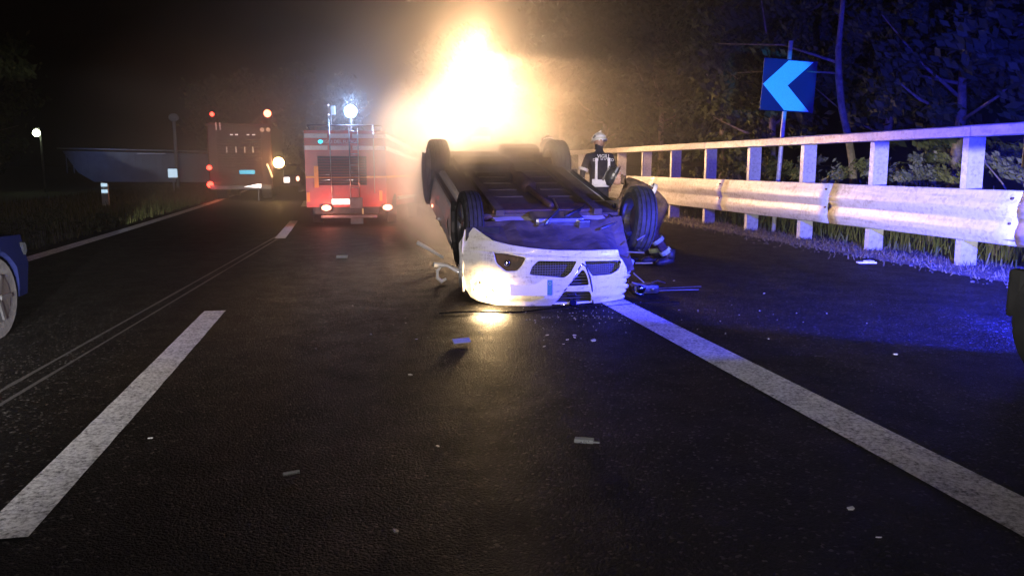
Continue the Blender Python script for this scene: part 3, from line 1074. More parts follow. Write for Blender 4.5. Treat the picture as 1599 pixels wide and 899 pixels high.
def build_person(label, loc, rz, J, helmet, seated=False, coat=M['coat'], group=None):
    """J: joints in local metres; person faces +y"""
    p = thing('person', label, 'person', loc, rz, group)
    names = ['pelvis', 'waist', 'chest', 'neckbase', 'neck', 'head', 'headtop',
             'shL', 'elL', 'wrL', 'shR', 'elR', 'wrR', 'hipL', 'knL', 'anL', 'toL', 'hipR', 'knR', 'anR', 'toR']
    rad = dict(pelvis=(.17, .13), waist=(.16, .12), chest=(.20, .14), neckbase=(.10, .09), neck=(.06, .06), head=(.09, .10), headtop=(.075, .085),
               shL=.085, elL=.06, wrL=.045, shR=.085, elR=.06, wrR=.045, hipL=.105, knL=.08, anL=.065, toL=.045, hipR=.105, knR=.08, anR=.065, toR=.045)
    idx = {n: i for i, n in enumerate(names)}
    V = [J[n] for n in names]
    E_ = [('pelvis', 'waist'), ('waist', 'chest'), ('chest', 'neckbase'), ('neckbase', 'neck'), ('neck', 'head'), ('head', 'headtop'),
          ('chest', 'shL'), ('shL', 'elL'), ('elL', 'wrL'), ('chest', 'shR'), ('shR', 'elR'), ('elR', 'wrR'),
          ('pelvis', 'hipL'), ('hipL', 'knL'), ('knL', 'anL'), ('anL', 'toL'), ('pelvis', 'hipR'), ('hipR', 'knR'), ('knR', 'anR'), ('anR', 'toR')]
    Rr = [rad[n] for n in names]
    E2 = [(idx[a], idx[b_]) for a, b_ in E_]
    body = skin_person(V, E2, Rr, coat, 'body', p)
    # hands with five fingers
    for s in 'LR':
        wv = Vector(J['wr' + s])
        d = (wv - Vector(J['el' + s])).normalized()
        side = d.cross(Vector((0, 1, .2))).normalized()
        curl = side.cross(d).normalized()
        vs = [wv, wv + d * .05, wv + d * .09]
        es = [(0, 1), (1, 2)]
        rs = [.028, .034, .030]
        for k in range(4):
            o_ = side * (k - 1.5) * .019
            L = (.062, .075, .07, .052)[k]
            a0 = len(vs)
            vs += [wv + d * .095 + o_, wv + d * (.095 + L * .5) + o_ + curl * .012, wv + d * (.095 + L * .8) + o_ + curl * .038]
            es += [(2, a0), (a0, a0 + 1), (a0 + 1, a0 + 2)]
            rs += [.0095, .009, .008]
        a0 = len(vs)
        vs += [wv + d * .055 + side * -.036, wv + d * .09 + side * -.055 + curl * .02]
        es += [(1, a0), (a0, a0 + 1)]
        rs += [.012, .010]
        skin_person([tuple(v) for v in vs], es, rs, M['skin'], 'hand', p, 1)
    hd, ht = Vector(J['head']), Vector(J['headtop'])
    up = (ht - hd).normalized()
    q = up.to_track_quat('Z', 'Y').to_matrix()
    # face plate, nose and ears in skin
    b = B()
    b.sph((0, 0, 0), .088, 16, (.92, 1.08, 1.25))
    b.sph((0, .098, -.01), .016, 8, (.8, 1, 1.4))
    b.sph((.085, 0, -.01), .022, 8, (.4, .8, 1.2))
    b.sph((-.085, 0, -.01), .022, 8, (.4, .8, 1.2))
    f = b.obj('head', M['skin'], p, True)
    f.location = hd + up * .01
    f.rotation_euler = q.to_euler()
    for sx in (-1, 1):
        B().sph((sx * .032, .088, .02), .010, 8).obj('eye', M['plate'], f, True)
    B().box((0, .092, -.055), (.04, .01, .008), bev=.003).obj('mouth', M['rust'], f)
    # helmet
    b = B()
    rings = []
    for k in range(7):
        t = k / 6
        rr = .135 * math.cos(t * PI / 2 * .96)
        zz = .0 + .13 * math.sin(t * PI / 2)
        rings.append([(rr * .9 * math.cos(2 * PI * j / 20), rr * 1.1 * math.sin(2 * PI * j / 20), zz) for j in range(20)])
    rings.insert(0, [(.165 * .9 * math.cos(2 * PI * j / 20), (.165 * 1.15) * math.sin(2 * PI * j / 20), -.015) for j in range(20)])
    b.loft(rings)
    h = b.obj('helmet', M[helmet], p, True)
    h.location = hd + up * .055
    h.rotation_euler = q.to_euler()
    B().box((0, 0, .125), (.02, .24, .03), bev=.008).obj('helmet_ridge', M['reflect'], h)
    B().cyl((.12, .06, .03), (.13, .15, .03), .018, n=10).obj('helmet_torch', M['grey'], h)
    # helmet band
    b = B()
    rings = []
    for zz, r_ in ((.018, .1385), (.052, .1345)):
        rings.append([(r_ * .905 * math.cos(2 * PI * j / 20), r_ * 1.105 * math.sin(2 * PI * j / 20), zz) for j in range(20)])
    b.loft(rings, caps=False)
    b.obj('helmet_band', M['reflect'], h)
    return p, body

def band(p, a, b_, t, r, wd=.05, m=None, sc=(1, 1), name='reflective_band'):
    a, b_ = Vector(a), Vector(b_)
    d = (b_ - a).normalized()
    c = a.lerp(b_, t)
    q = d.to_track_quat('Z', 'Y').to_matrix().to_4x4()
    b = B()
    rings = []
    for zz in (-wd / 2, wd / 2):
        rings.append([tuple(Matrix.Translation(c) @ q @ Vector((r * sc[0] * math.cos(2 * PI * j / 18), r * sc[1] * math.sin(2 * PI * j / 18), zz))) for j in range(18)])
    b.loft(rings, caps=False)
    o = b.obj(name, m or M['reflect'], p, True)
    md = o.modifiers.new('thick', 'SOLIDIFY')
    md.thickness = .006
    return o

def boots(p, J, m=None):
    for s in 'LR':
        a, t = Vector(J['an' + s]), Vector(J['to' + s])
        d = (t - a)
        b = B()
        b.tube([a + Vector((0, 0, .14)), a + Vector((0, 0, .04)), a + Vector((0, 0, 0))], [.075, .07, .062], 12)
        b.tube([a - d * .25 + Vector((0, 0, -.02)), a + d * .35 + Vector((0, 0, -.015)), t + Vector((0, 0, 0)), t + d * .25], [.055, .055, .05, .03], 12)
        b.obj('boot', m or M['boot'], p, True)

# standing, back to the camera (faces +y)
J1 = dict(pelvis=(0, 0, .98), waist=(0, 0, 1.12), chest=(0, .01, 1.38), neckbase=(0, .01, 1.53), neck=(0, .02, 1.60), head=(0.01, .04, 1.70), headtop=(0.01, .06, 1.79),
          shL=(-.21, .0, 1.47), elL=(-.31, -.01, 1.20), wrL=(-.30, .05, .96), shR=(.21, .0, 1.47), elR=(.29, .01, 1.20), wrR=(.27, .12, .98),
          hipL=(-.10, 0, .92), knL=(-.12, .02, .50), anL=(-.13, 0, .10), toL=(-.15, .16, .05), hipR=(.10, 0, .92), knR=(.13, .02, .50), anR=(.14, 0, .10), toR=(.17, .16, .05))
p1, b1 = build_person('firefighter standing with back turned beside the crash barrier, white strapped air pack frame on back', (4.28, 13.9, 0), R(4), J1, 'helmet')
p1.scale = (1.04, 1.04, 1.055)
boots(p1, J1)
band(p1, J1['shL'], J1['elL'], .8, .085)
band(p1, J1['elL'], J1['wrL'], .75, .066, .05)
band(p1, J1['elR'], J1['wrR'], .70, .066, .06)
band(p1, (0, 0, .98), (0, 0, 1.2), .02, .215, .05, sc=(1, .78), name='hem_band')
for s in 'LR':
    band(p1, J1['kn' + s], J1['an' + s], .2, .095, .05)
fr = B()
for x in (-.115, .115):
    fr.box((x, -.165, 1.24), (.045, .02, .42), bev=.006)
fr.box((0, -.165, 1.045), (.38, .022, .10), bev=.01)
fr.obj('harness_frame', M['reflect'], p1)
B().box((0, -.155, 1.25), (.19, .05, .34), bev=.02).obj('back_pad', M['coat'], p1)
text_obj('VIGILI', .085, 'back_lettering', M['reflect'], p1, (0.01, -.158, 1.475), (R(90), 0, 0))
text_obj('DEL FUOCO', .070, 'back_lettering', M['reflect'], p1, (0.01, -.172, 1.412), (R(90), 0, 0))
fr = B()
fr.tube([(-.315, -.07, 1.12), (-.30, -.09, .95), (-.29, -.10, .62)], .013, 6)
fr.obj('air_hose', M['reflect'], p1, True)
fr = B()
fr.tube([(-.05, -.13, .90), (-.06, -.15, .72), (-.03, -.14, .60)], .012, 6)
fr.obj('hanging_strap', M['reflect'], p1, True)

# second firefighter behind the wreck
J2 = dict(J1)
J2.update(head=(-.02, .10, 1.66), headtop=(-.03, .14, 1.75), neck=(-.01, .06, 1.58), elL=(-.34, .10, 1.24), wrL=(-.20, .30, 1.15), elR=(.33, .10, 1.22), wrR=(.20, .30, 1.10))
p2, b2 = build_person('firefighter in dark coat behind the wreck, half lost in the glare with a shiny helmet', (3.66, 15.2, 0), R(-12), J2, 'dark_helmet')
p2.scale = (1.05, 1.05, 1.07)
boots(p2, J2)
band(p2, J2['shR'], J2['elR'], .75, .085)
band(p2, (0, 0, .98), (0, 0, 1.2), .02, .215, .05, sc=(1, .78), name='hem_band')
text_obj('VIGILI', .085, 'back_lettering', M['reflect'], p2, (0.0, -.158, 1.475), (R(90), 0, 0))

# third one bending into the wreck beside the wheel; faces left (-x): rz = +90
J3 = dict(pelvis=(0, -.10, .98), waist=(0, .02, 1.06), chest=(0, .27, 1.20), neckbase=(0, .40, 1.26), neck=(0, .45, 1.28), head=(0.0, .54, 1.29), headtop=(0.0, .62, 1.33),
          shL=(-.18, .33, 1.20), elL=(-.24, .46, .95), wrL=(-.16, .66, .84), shR=(.18, .33, 1.20), elR=(.25, .44, .95), wrR=(.15, .64, .86),
          hipL=(-.11, -.12, .90), knL=(-.14, .02, .50), anL=(-.13, -.26, .11), toL=(-.14, -.09, .05), hipR=(.11, -.12, .90), knR=(.14, -.02, .50), anR=(.15, -.10, .10), toR=(.16, .07, .05))
p3, b3 = build_person('firefighter bending over into the wreck beside its upturned wheel, reflective bands on trouser legs', (4.04, 10.55, 0), R(80), J3, 'dark_helmet', coat=M['brown'])
boots(p3, J3)
p3.scale = (.94, .94, .94)
for ch in list(p3.children_recursive):
    if ch.name.startswith(('helmet_band', 'helmet_ridge')):
        ch.data.materials.clear()
        ch.data.materials.append(M['dark_helmet'])
for s in 'LR':
    band(p3, J3['kn' + s], J3['an' + s], .30, .098, .06, M['reflect_lime'])
    band(p3, J3['kn' + s], J3['an' + s], .72, .090, .07, M['reflect_lime'])
band(p3, J3['waist'], J3['chest'], .1, .20, .06, M['reflect'], sc=(1, .82), name='hem_band')
for s in 'LR':
    band(p3, J3['el' + s], J3['wr' + s], .7, .068, .05)

# ------------------------------------------------------------------ compact fire truck (left of the wreck)
tr = thing('fire_truck', 'small red fire truck with two white bands, rear ladder and blue beacon on top', 'fire truck', (-.30, 19.2, 0), R(-1))
TW, TH = .93, 2.20
# body of the rear: side folds back to the right
b = B()
L = 3.4
low = .42
b.prism([(-TW, 0), (TW, 0), (TW + 1.15, L), (-TW + .2, L)], 2, low, TH)
# the roof of the locker body slopes to the cab on its right side
for v in b.bm.verts:
    if v.co.y > 1 and v.co.z > 1:
        v.co.z = 2.0 if v.co.x < 0.5 else 1.86
b.obj('locker_body', M['red'], tr)
def on_side(t, z, out=.012):
    x = TW + 1.15 * t + out
    return (x, L * t, z)
# rear shutter made of slats
for k in range(11):
    B().box((-.08, -.018, 1.16 + k * .062 - .2), (1.12, .022, .054), bev=.006).obj('shutter_slat', M['darkred'], tr)
for z_, hh, nm in ((2.075, .10, 'upper_band'), (1.80, .10, 'lower_band')):
    for (xa, xb) in ((-.925, -.40), (-.35, .12), (.17, .925)):
        B().box(((xa + xb) / 2, -.020, z_), (xb - xa, .012, hh)).obj('reflective_panel', M['reflect'], tr)
    # side band falling towards the cab
    drop0, drop1 = (0, .33) if hh and z_ > 2 else (0, .30)
    a = [on_side(0.0, z_ + .05), on_side(0.0, z_ - .05), on_side(.86, z_ - .05 - drop1), on_side(.86, z_ + .045 - drop1)]
    q = [(x + .01, y - .002, z) for x, y, z in a]
    B().loft([a, q]).obj('reflective_panel', M['reflect'], tr)
text_obj('VIGILI DEL FUOCO', .105, 'lettering', M['reflect'], tr, (-.115, -.024, 1.94), (R(90), 0, 0), .002)
B().sph((-.56, -.04, 1.94), .055, 14, (1, .6, .8)).obj('marker_lamp', M['cyanlamp'], tr, True)
B().box((0, -.022, 1.125), (1.84, .012, .045)).obj('orange_strip', M['reflect_orange'], tr)
a = [on_side(0.0, 1.148), on_side(0.0, 1.10), on_side(1, 1.10), on_side(1, 1.148)]
B().loft([a, [(x + .01, y - .002, z) for x, y, z in a]]).obj('orange_strip', M['reflect_orange'], tr)
for (x, z, h_) in ((-.88, .66, .22), (.80, .68, .24), (-.68, 1.13, .50)):
    B().box((x, -.030, z), (.07 if h_ < .4 else .10, .012, h_)).obj('orange_marker', M['reflect_orange'], tr)
ld = B()
for x in (.10, .30):
    ld.tube([(x, -.10, .45), (x, -.10, TH + .05)], .013, 6)
for k in range(7):
    ld.tube([(.10, -.10, .62 + k * .26), (.30, -.10, .62 + k * .26)], .009, 6)
ld.obj('rear_ladder', M['alloy'], tr, True)
B().tube([(-.33, -.09, .45), (-.35, -.09, TH + .25)], .012, 6).obj('grab_rail', M['alloy'], tr, True)
B().tube([(.66, -.09, .75), (.66, -.09, TH + .15)], .011, 6).obj('grab_rail', M['alloy'], tr, True)
B().box((.05, -.10, .20), (1.30, .14, .07), bev=.02).obj('rear_bumper', M['grey'], tr)
B().box((0, .2, .34), (1.5, .35, .16)).obj('chassis_beam', M['black'], tr)
B().box((-.08, -.12, .55), (.52, .03, .12), bev=.01).obj('number_plate', M['whitelamp'], tr)
B().box((.22, -.13, .52), (.30, .03, .26), bev=.01).obj('step_frame', M['grey'], tr)
B().box((.37, -.12, .32), (.04, .03, .14), bev=.004).obj('yellow_marker', M['reflect_lime'], tr)
for x in (-.47, .95):
    lb = B().box((x, -.09, .41), (.25, .06, .15), bev=.02).obj('tail_lamp_housing', M['black'], tr)
    B().sph((x, -.13, .41), .09, 16, (1.25, .4, .75)).obj('tail_lamp', M['taillamp'], lb, True)
B().box((.22, .25, .09), (.30, .02, .18)).obj('mud_flap', M['grey'], tr)
B().box((1.48, 1.5, .60), (1.5, .05, .08), rot=Matrix.Rotation(R(71.3), 3, 'Z')).obj('side_guard', M['reflect'], tr)
for (x, y) in ((-.72, .75), (1.06, .75), (-.60, 2.6), (1.66, 2.6)):
    w_ = B().cyl((x - .11, y, .36), (x + .11, y, .36), .36, n=28).obj('wheel', M['tyre'], tr)
    B().cyl((x + .112, y, .36), (x + .12, y, .36), .19, n=20).obj('rim', M['grey'], w_)
# roof rack, beacon and small lamps
b = B()
for x in (-.85, .85):
    b.tube([(x, .1, TH + .02), (x, .1, TH + .12), (x, 3.0, 2.1)], .02, 6)
b.tube([(-.85, .1, TH + .12), (.85, .1, TH + .12)], .02, 6)
b.obj('roof_rack', M['grey'], tr, True)
bp = B().cyl((.14, .5, TH), (.14, .5, TH + .38), .03, n=8).obj('beacon_pole', M['grey'], tr)
B().sph((.14, .5, TH + .47), .15, 16).obj('blue_beacon', M['bluelamp'], bp, True)
sp_ = B().tube([(-.32, .4, TH), (-.32, .4, TH + .55)], .012, 6)
sp_.box((-.27, .4, TH + .48), (.12, .1, .22), bev=.02)
sp_ = sp_.obj('speaker_post', M['grey'], tr)
for z in (.38, .60):
    B().sph((-.37, .33, TH + z), .022, 8).obj('small_lamp', M['smalldot'], sp_, True)
lamp('truck_beacon_light', 'POINT', (-.16, 19.3, 2.75), 160, (.35, .55, 1.0), 0.1)
lamp('truck_tail_light', 'POINT', (-.75, 18.8, .42), 22, (1, .25, .15), 0.05)
lamp('truck_tail_light', 'POINT', (.65, 18.75, .42), 22, (1, .25, .15), 0.05)

# ------------------------------------------------------------------ rescue truck with light mast behind the wreck
rt_ = thing('rescue_truck', 'large fire engine behind the wreck carrying the raised floodlight mast', 'fire truck', (3.0, 21.6, 0), R(-3))
B().box((0, 2.5, 1.25), (2.4, 5.0, 1.7), bev=.05).obj('body', M['red'], rt_)
for k in range(16):
    B().box((0, -.012, .62 + k * .085), (1.5, .03, .075), bev=.008).obj('shutter_slat', M['shutter'], rt_)
for z in (2.02, .50):
    B().box((0, -.015, z), (2.3, .02, .10)).obj('reflective_panel', M['reflect'], rt_)
B().box((-1.03, -.015, 1.25), (.12, .02, 1.1)).obj('orange_marker', M['reflect_orange'], rt_)
B().box((1.03, -.015, 1.25), (.12, .02, 1.1)).obj('orange_marker', M['reflect_orange'], rt_)
B().box((0, -.05, .34), (2.3, .2, .14), bev=.03).obj('rear_bumper', M['grey'], rt_)
for (x, y) in ((-.98, 1.0), (.98, 1.0), (-.98, 4.0), (.98, 4.0)):
    w_ = B().cyl((x - .14, y, .45), (x + .14, y, .45), .45, n=28).obj('wheel', M['tyre'], rt_)
B().box((0, 5.9, 1.2), (2.3, 1.7, 1.9), bev=.1).obj('cab', M['red'], rt_)
B().cyl((-.1, .5, 2.1), (-.1, .5, 3.2), .06, n=12).obj('mast', M['grey'], rt_, True)
B().cyl((-.1, .5, 3.2), (0.0, .5, 4.6), .045, n=12).obj('mast', M['grey'], rt_, True)
lt = thing('light_tower', 'cluster of blazing floodlights on the mast above the wreck', 'floodlight', (2.85, 21.2, -.45))
for (x, z, s_) in ((-.30, 3.95, 1), (.30, 4.05, 1), (-.28, 3.45, 1), (.34, 3.55, 1), (0.02, 4.5, 1), (-.45, 2.85, .8), (.55, 3.0, .8)):
    hd_ = B().box((x, .1, z), (.46 * s_, .16, .36 * s_), bev=.03).obj('floodlight', M['grey'], lt)
    B().box((x, .01, z), (.40 * s_, .02, .30 * s_)).obj('floodlight_glass', M['flood'], hd_)
    hd_.parent = lt
B().box((0, .2, 3.7), (1.0, .05, .05)).obj('cross_arm', M['grey'], lt)
B().box((0, .2, 3.7), (.05, .052, 1.7)).obj('cross_arm', M['grey'], lt)
B().box((0.4, .1, 2.55), (.5, .12, .14), bev=.03).obj('lamp_bar', M['whitelamp'], lt)

# added spot that lights the cloud over the wreck as a glare veil
lamp('rear_work_light', 'SPOT', (2.35, 20.9, 2.55), 1800, (1.0, .70, .45), 0.08, aim=(1.3, 11.0, 1.5), angle=34, blend=.9)
def floodpat(n, N, em, seed=0.0):
    # noise in the emission fans out rays to imitate lens flare streaks
    fl = n.nodes.new('ShaderNodeVectorMath')
    fl.operation = 'MULTIPLY'
    n.links.new(N, fl.inputs[0])
    fl.inputs[1].default_value = (1, 0.04, 1)
    nr = n.nodes.new('ShaderNodeVectorMath')
    nr.operation = 'NORMALIZE'
    n.links.new(fl.outputs[0], nr.inputs[0])
    mp = n.nodes.new('ShaderNodeMapping')
    mp.inputs['Location'].default_value = (3.3 + seed, 1.7, 5.1)
    n.links.new(nr.outputs[0], mp.inputs[0])
    t = n.nodes.new('ShaderNodeTexNoise')
    t.inputs['Scale'].default_value = 20
    t.inputs['Detail'].default_value = 3
    t.inputs['Roughness'].default_value = .7
    n.links.new(mp.outputs[0], t.inputs[0])
    k = smooth(n, t.outputs['Fac'], .44, .62, .55, 2.0)
    d = n.nodes.new('ShaderNodeVectorMath')
    d.operation = 'DOT_PRODUCT'
    n.links.new(N, d.inputs[0])
    d.inputs[1].default_value = Vector((-.13, -.97, -.19)).normalized()
    beam = smooth(n, d.outputs['Value'], .95, .995, 1.0, 1.6)
    sp = n.nodes.new('ShaderNodeSeparateXYZ')
    n.links.new(N, sp.inputs[0])
    right = smooth(n, sp.outputs[0], .15, .6)
    down = smooth(n, sp.outputs[2], -.05, -.16)
    away = math_node(n, 'ADD', math_node(n, 'MULTIPLY_ADD', right, -.86, 1.0), math_node(n, 'MULTIPLY', math_node(n, 'MULTIPLY', right, down), 3.2))
    away = math_node(n, 'MULTIPLY', away, smooth(n, sp.outputs[0], -.25, -.75, 1.0, .22))
    k = math_node(n, 'MULTIPLY', math_node(n, 'MULTIPLY', k, beam), away)
    n.links.new(k, em.inputs[1])
for (x, z, e_) in ((-.02, 3.6, 760), (.22, 4.25, 700), (-.02, 2.8, 420)):
    o = lamp('floodlight_light', 'POINT', (2.85 + x, 20.95, z), e_, (1.0, .56, .26), 0.10)
    lamp_nodes(o.data, lambda n, N, em: floodpat(n, N, em, z * .37))

# ------------------------------------------------------------------ big fire engine in the far left lane
ft = thing('fire_engine', 'tall dark red fire engine in the far left lane with red lamps on top', 'fire truck', (-4.75, 34.2, 0), R(1))
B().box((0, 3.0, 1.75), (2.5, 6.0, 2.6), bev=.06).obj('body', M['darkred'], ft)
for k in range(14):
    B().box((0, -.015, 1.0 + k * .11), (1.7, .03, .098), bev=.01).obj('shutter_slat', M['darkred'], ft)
B().box((0, -.1, .50), (2.4, .25, .18), bev=.03).obj('rear_bumper', M['grey'], ft)
B().box((0, -.06, 3.02), (2.5, .1, .10), bev=.02).obj('roof_edge', M['darkred'], ft)
for (x, z, m_, s_) in ((-.98, 3.42, 'redlamp', .085), (1.16, 3.48, 'redlamp_hot', .15), (-1.2, 1.30, 'redlamp', .10), (-1.2, .62, 'redlamp', .13)):
    B().sph((x, -.12, z), s_, 14, (1, .6, 1)).obj('red_lamp', M[m_], ft, True)
    B().box((x, .0, z), (.16, .2, .2), bev=.02).obj('lamp_housing', M['black'], ft)
for x in (.92, 1.16):
    B().cyl((x, -.10, 2.83), (x, -.06, 2.83), .085, n=18).obj('round_reflector', M['reflect'], ft)
for x in (-.85, -.70):
    B().box((x, -.12, 2.95), (.04, .03, .30)).obj('light_strip', M['reflect'], ft)
for x in (-.28, -.08, .36, .58):
    B().box((x, -.12, 2.62), (.11, .02, .045)).obj('reflector', M['smalldot'], ft)
for x in (-.50, -.14, .20, .52):
    B().box((x, -.04, 2.02), (.045, .02, .24)).obj('handle', M['reflect'], ft)
B().box((.25, -.06, 1.12), (.60, .03, .16), bev=.01).obj('lit_plate', M['cyansign'], ft)
wl = B().box((1.45, .2, 1.52), (.3, .1, .3), bev=.03).obj('work_lamp_housing', M['grey'], ft)
B().sph((1.5, .10, 1.5), .22, 16, (1, .6, 1)).obj('work_lamp', M['worklamp'], wl, True)
B().tube([(1.05, -.1, 1.45), (1.25, -.2, .9)], .04, 6).obj('hose_reel_arm', M['reflect'], ft)
for x in (-.9, .9):
    B().cyl((x - .2, 1.2, .5), (x + .2, 1.2, .5), .5, n=24).obj('wheel', M['tyre'], ft)
    B().cyl((x - .2, 5.0, .5), (x + .2, 5.0, .5), .5, n=24).obj('wheel', M['tyre'], ft)
lamp('work_light', 'POINT', (-3.25, 33.5, 1.5), 110, (1, .55, .2), 0.1)
lamp('red_light', 'POINT', (-3.55, 33.6, 3.5), 16, (1, .10, .05), 0.1)
lamp('red_light', 'POINT', (-5.95, 33.6, .65), 16, (1, .03, .03), 0.1)
lamp('red_light', 'POINT', (-5.7, 33.6, 3.45), 10, (1, .03, .03), 0.1)

# distant car beyond the fire engine
dc = thing('parked_car', 'distant dark car with one red tail lamp right of the far fire engine', 'car', (-3.75, 42, 0))
def car_body(parent, m, W=.85, L=4.2):
    pr_ = [(0, .35), (.05, .95), (.5, 1.05), (.95, 1.42), (2.4, 1.45), (3.1, .98), (4.1, .82), (4.2, .35)]
    b = B().prism([(y, z) for y, z in pr_], 0, -W, W)
    for v in b.bm.verts:
        if v.co.z > 1.1:
            v.co.x *= .78
    return b.obj('body', m, parent)
car_body(dc, M['navy'])
B().sph((.68, -.05, .72), .11, 12, (.8, .6, 1.1)).obj('tail_lamp', M['taillamp'], dc, True)
B().box((.12, -.04, .66), (.30, .03, .26), bev=.02).obj('number_plate', M['whitelamp'], dc)
B().box((0, .7, 1.23), (1.2, .05, .28), rot=Matrix.Rotation(R(-40), 3, 'X')).obj('rear_window', M['glass'], dc)
for x in (-.72, .72):
    for y in (.8, 3.3):
        B().cyl((x - .1, y, .32), (x + .1, y, .32), .32, n=20).obj('wheel', M['tyre'], dc)
mk = thing('warning_marker', 'small white reflective warning marker lying on the road beside the far engine', 'road marker', (-3.95, 33.0, 0))
B().prism([(-.55, .55), (.1, .50), (.12, .66), (-.05, .66)], 1, -.02, .02).obj('arrow_panel', M['whitelamp'], mk)  # panel emits its brightness instead of reflecting it
B().box((0, 0, .28), (.04, .04, .56)).obj('stand', M['grey'], mk)
b = B()
# row of small marker studs towards the right of the far car
for k in range(5):
    o = B().box((-2.35 + k * .28, 40 - k * .8, .03), (.12, .10, .05), bev=.01).obj('road_stud', M['smalldot'])
    tag(o, ['farthest and leftmost', 'second from left', 'middle', 'second from right', 'nearest and rightmost'][k] + ' small glowing road stud in the row left of the small fire truck', 'road stud', 'road studs')

# ------------------------------------------------------------------ far left: building, lamp, marker post
bd = thing('low_building', 'long low pale shed beyond the left verge', 'building', (-14.0, 55, 0), R(3))
wb = B()
wb.prism([(-4.3, 2.30), (4.6, 2.12), (4.6, .3), (-2.6, .35), (-3.5, .95)], 1, 0, 5)
wb.obj('wall', M['bluegrey'], bd)
for k in range(22):
    x = -4.1 + k * .4
    B().box((x, -.02, 1.55), (.05, .03, 1.3)).obj('cladding_rib', M['bluegrey'], bd)
B().box((.1, 2.5, 2.36), (9.3, 5.4, .08), rot=Matrix.Rotation(R(1.1), 3, 'Y')).obj('roof', M['grey'], bd)
B().box((.9, -.04, 2.14), (1.7, .05, .05)).obj('gutter', M['reflect'], bd)
lamp('yard_light', 'SPOT', (-16.2, 50.0, 3.8), 170, (.25, .38, 1.0), 0.2, aim=(-14.6, 55, 1.2), angle=85, blend=.8)
bx = thing('lit_cabinet', 'small pale blue square panel glowing on the left verge', 'cabinet', (-9.72, 45, 0))
B().box((0, 0, .98), (.46, .1, .46), bev=.02).obj('panel', M['screen'], bx)  # sign panel with emission, no lamp behind it
B().box((0, .08, .5), (.08, .05, 1.0)).obj('stand', M['grey'], bx)
sl = thing('street_lamp', 'far street lamp with greenish white glow behind the trees', 'street lamp', (-16.1, 45, 0))
B().tube([(0, .3, 0), (0, .3, 3.0), (0, .1, 3.3), (0, -.2, 3.25)], .05, 8).obj('pole', M['grey'], sl, True)
B().sph((0, -.2, 3.02), .18, 16, (1, .7, 1)).obj('lamp_head', M['streetlamp'], sl, True)
lamp('street_light', 'POINT', (-16.1, 44.2, 3.0), 10, (.8, 1.0, .55), 0.2)
tp = thing('floodlight_post', 'thin unlit post with a round head standing on the dark skyline', 'post', (-10.55, 50, 0))
B().cyl((0, 0, 0), (0, 0, 4.0), .09, n=10).obj('pole', M['bluegrey'], tp, True)
B().sph((0, 0, 4.15), .3, 12, (1, .6, .8)).obj('lamp_head', M['bluegrey'], tp, True)
lamp('skyline_light', 'SPOT', (-8.5, 44.0, 4.0), 60, (.2, .4, 1.0), 0.2, aim=(-10.55, 50, 3.4), angle=30, blend=.8)
dl = thing('delineator_post', 'short plastic marker post with two white reflectors on the left verge', 'marker post', (-8.75, 30, 0))
B().prism([(-.11, 0), (.11, 0), (.11, .74), (-.11, .82)], 1, -.05, .05).obj('post', M['plate'], dl)
for z in (.72, .50):
    B().box((0, -.056, z), (.20, .012, .11)).obj('reflector', M['screen'], dl)

# ------------------------------------------------------------------ vehicles cut by the frame edges
lc = thing('parked_car', 'dark blue car cut off by the left edge of the picture, front wheel showing', 'car', (-3.74, 7.3, 0), R(-4))
b = B()
secs = []
for y, zt, w_ in ((-3.9, .9, .75), (-3.5, 1.0, .83), (-2.6, 1.42, .85), (-1.6, 1.45, .85), (-.9, 1.0, .86), (-.15, .88, .86), (.35, .80, .80), (.52, .62, .72)):
    secs.append([(-w_, y, .28), (w_, y, .28), (w_ + .03, y, .55), (w_ * .98, y, min(zt, .82)), (w_ * .78, y, zt), (-w_ * .78, y, zt), (-w_ * .98, y, min(zt, .82)), (-w_ - .03, y, .55)])
sh = B().loft(secs).mesh('body')
sh = boolean(sh, [B().cyl((sx * .55, -.25, .32), (sx * 1.2, -.25, .32), .40, n=30).mesh() for sx in (-1, 1)], name='body')
link('body', sh, M['navy'], lc)
for sx in (-1, 1):
    w_ = B().cyl((sx * .62, -.25, .33), (sx * .84, -.25, .33), .33, n=32).obj('wheel', M['tyre'], lc, False)
    b = B().cyl((sx * .842, -.25, .33), (sx * .85, -.25, .33), .20, n=24)
    for k in range(5):
        a = 2 * PI * k / 5
        b.box((sx * .856, -.25 + .11 * math.cos(a), .33 + .11 * math.sin(a)), (.02, .16, .035), rot=Matrix.Rotation(a, 3, 'X'))
    b.obj('rim', M['rim_dark'], w_)
B().box((.70, .36, .68), (.28, .12, .13), rot=Matrix.Rotation(R(-35), 3, 'Z'), bev=.04).obj('headlamp', M['glass'], lc)
B().box((0, .55, .42), (1.3, .08, .18), bev=.03).obj('bumper', M['black'], lc)

rc_ = thing('parked_van', 'dark van cut off by the right edge of the picture with a lit marker lamp', 'van', (5.38, 4.65, 0), R(0))
b = B()
b.prism([(0, .36), (0, 1.0), (.03, 1.72), (.12, 1.9), (3, 1.95), (3, .36)], 0, -.86, .86)
for v in b.bm.verts:
    v.co.y = -v.co.y
b.obj('body', M['soot'], rc_)
w_ = B().cyl((-.98, -.45, .37), (-.72, -.45, .37), .40, n=34).obj('wheel', M['soot'], rc_)
B().box((-.895, .0, .52), (.08, .14, .34), bev=.03).obj('bumper_corner', M['soot'], rc_)
lb = B().box((-.905, -.03, 1.53), (.10, .12, .30), bev=.015).obj('marker_lamp_housing', M['grey'], rc_)
for z in (1.62, 1.50, 1.42):
    B().box((-.925, -.095, z), (.045, .012, .055), bev=.004).obj('marker_lamp', M['whitelamp'] if z > 1.6 else M['reflect_orange'], lb)
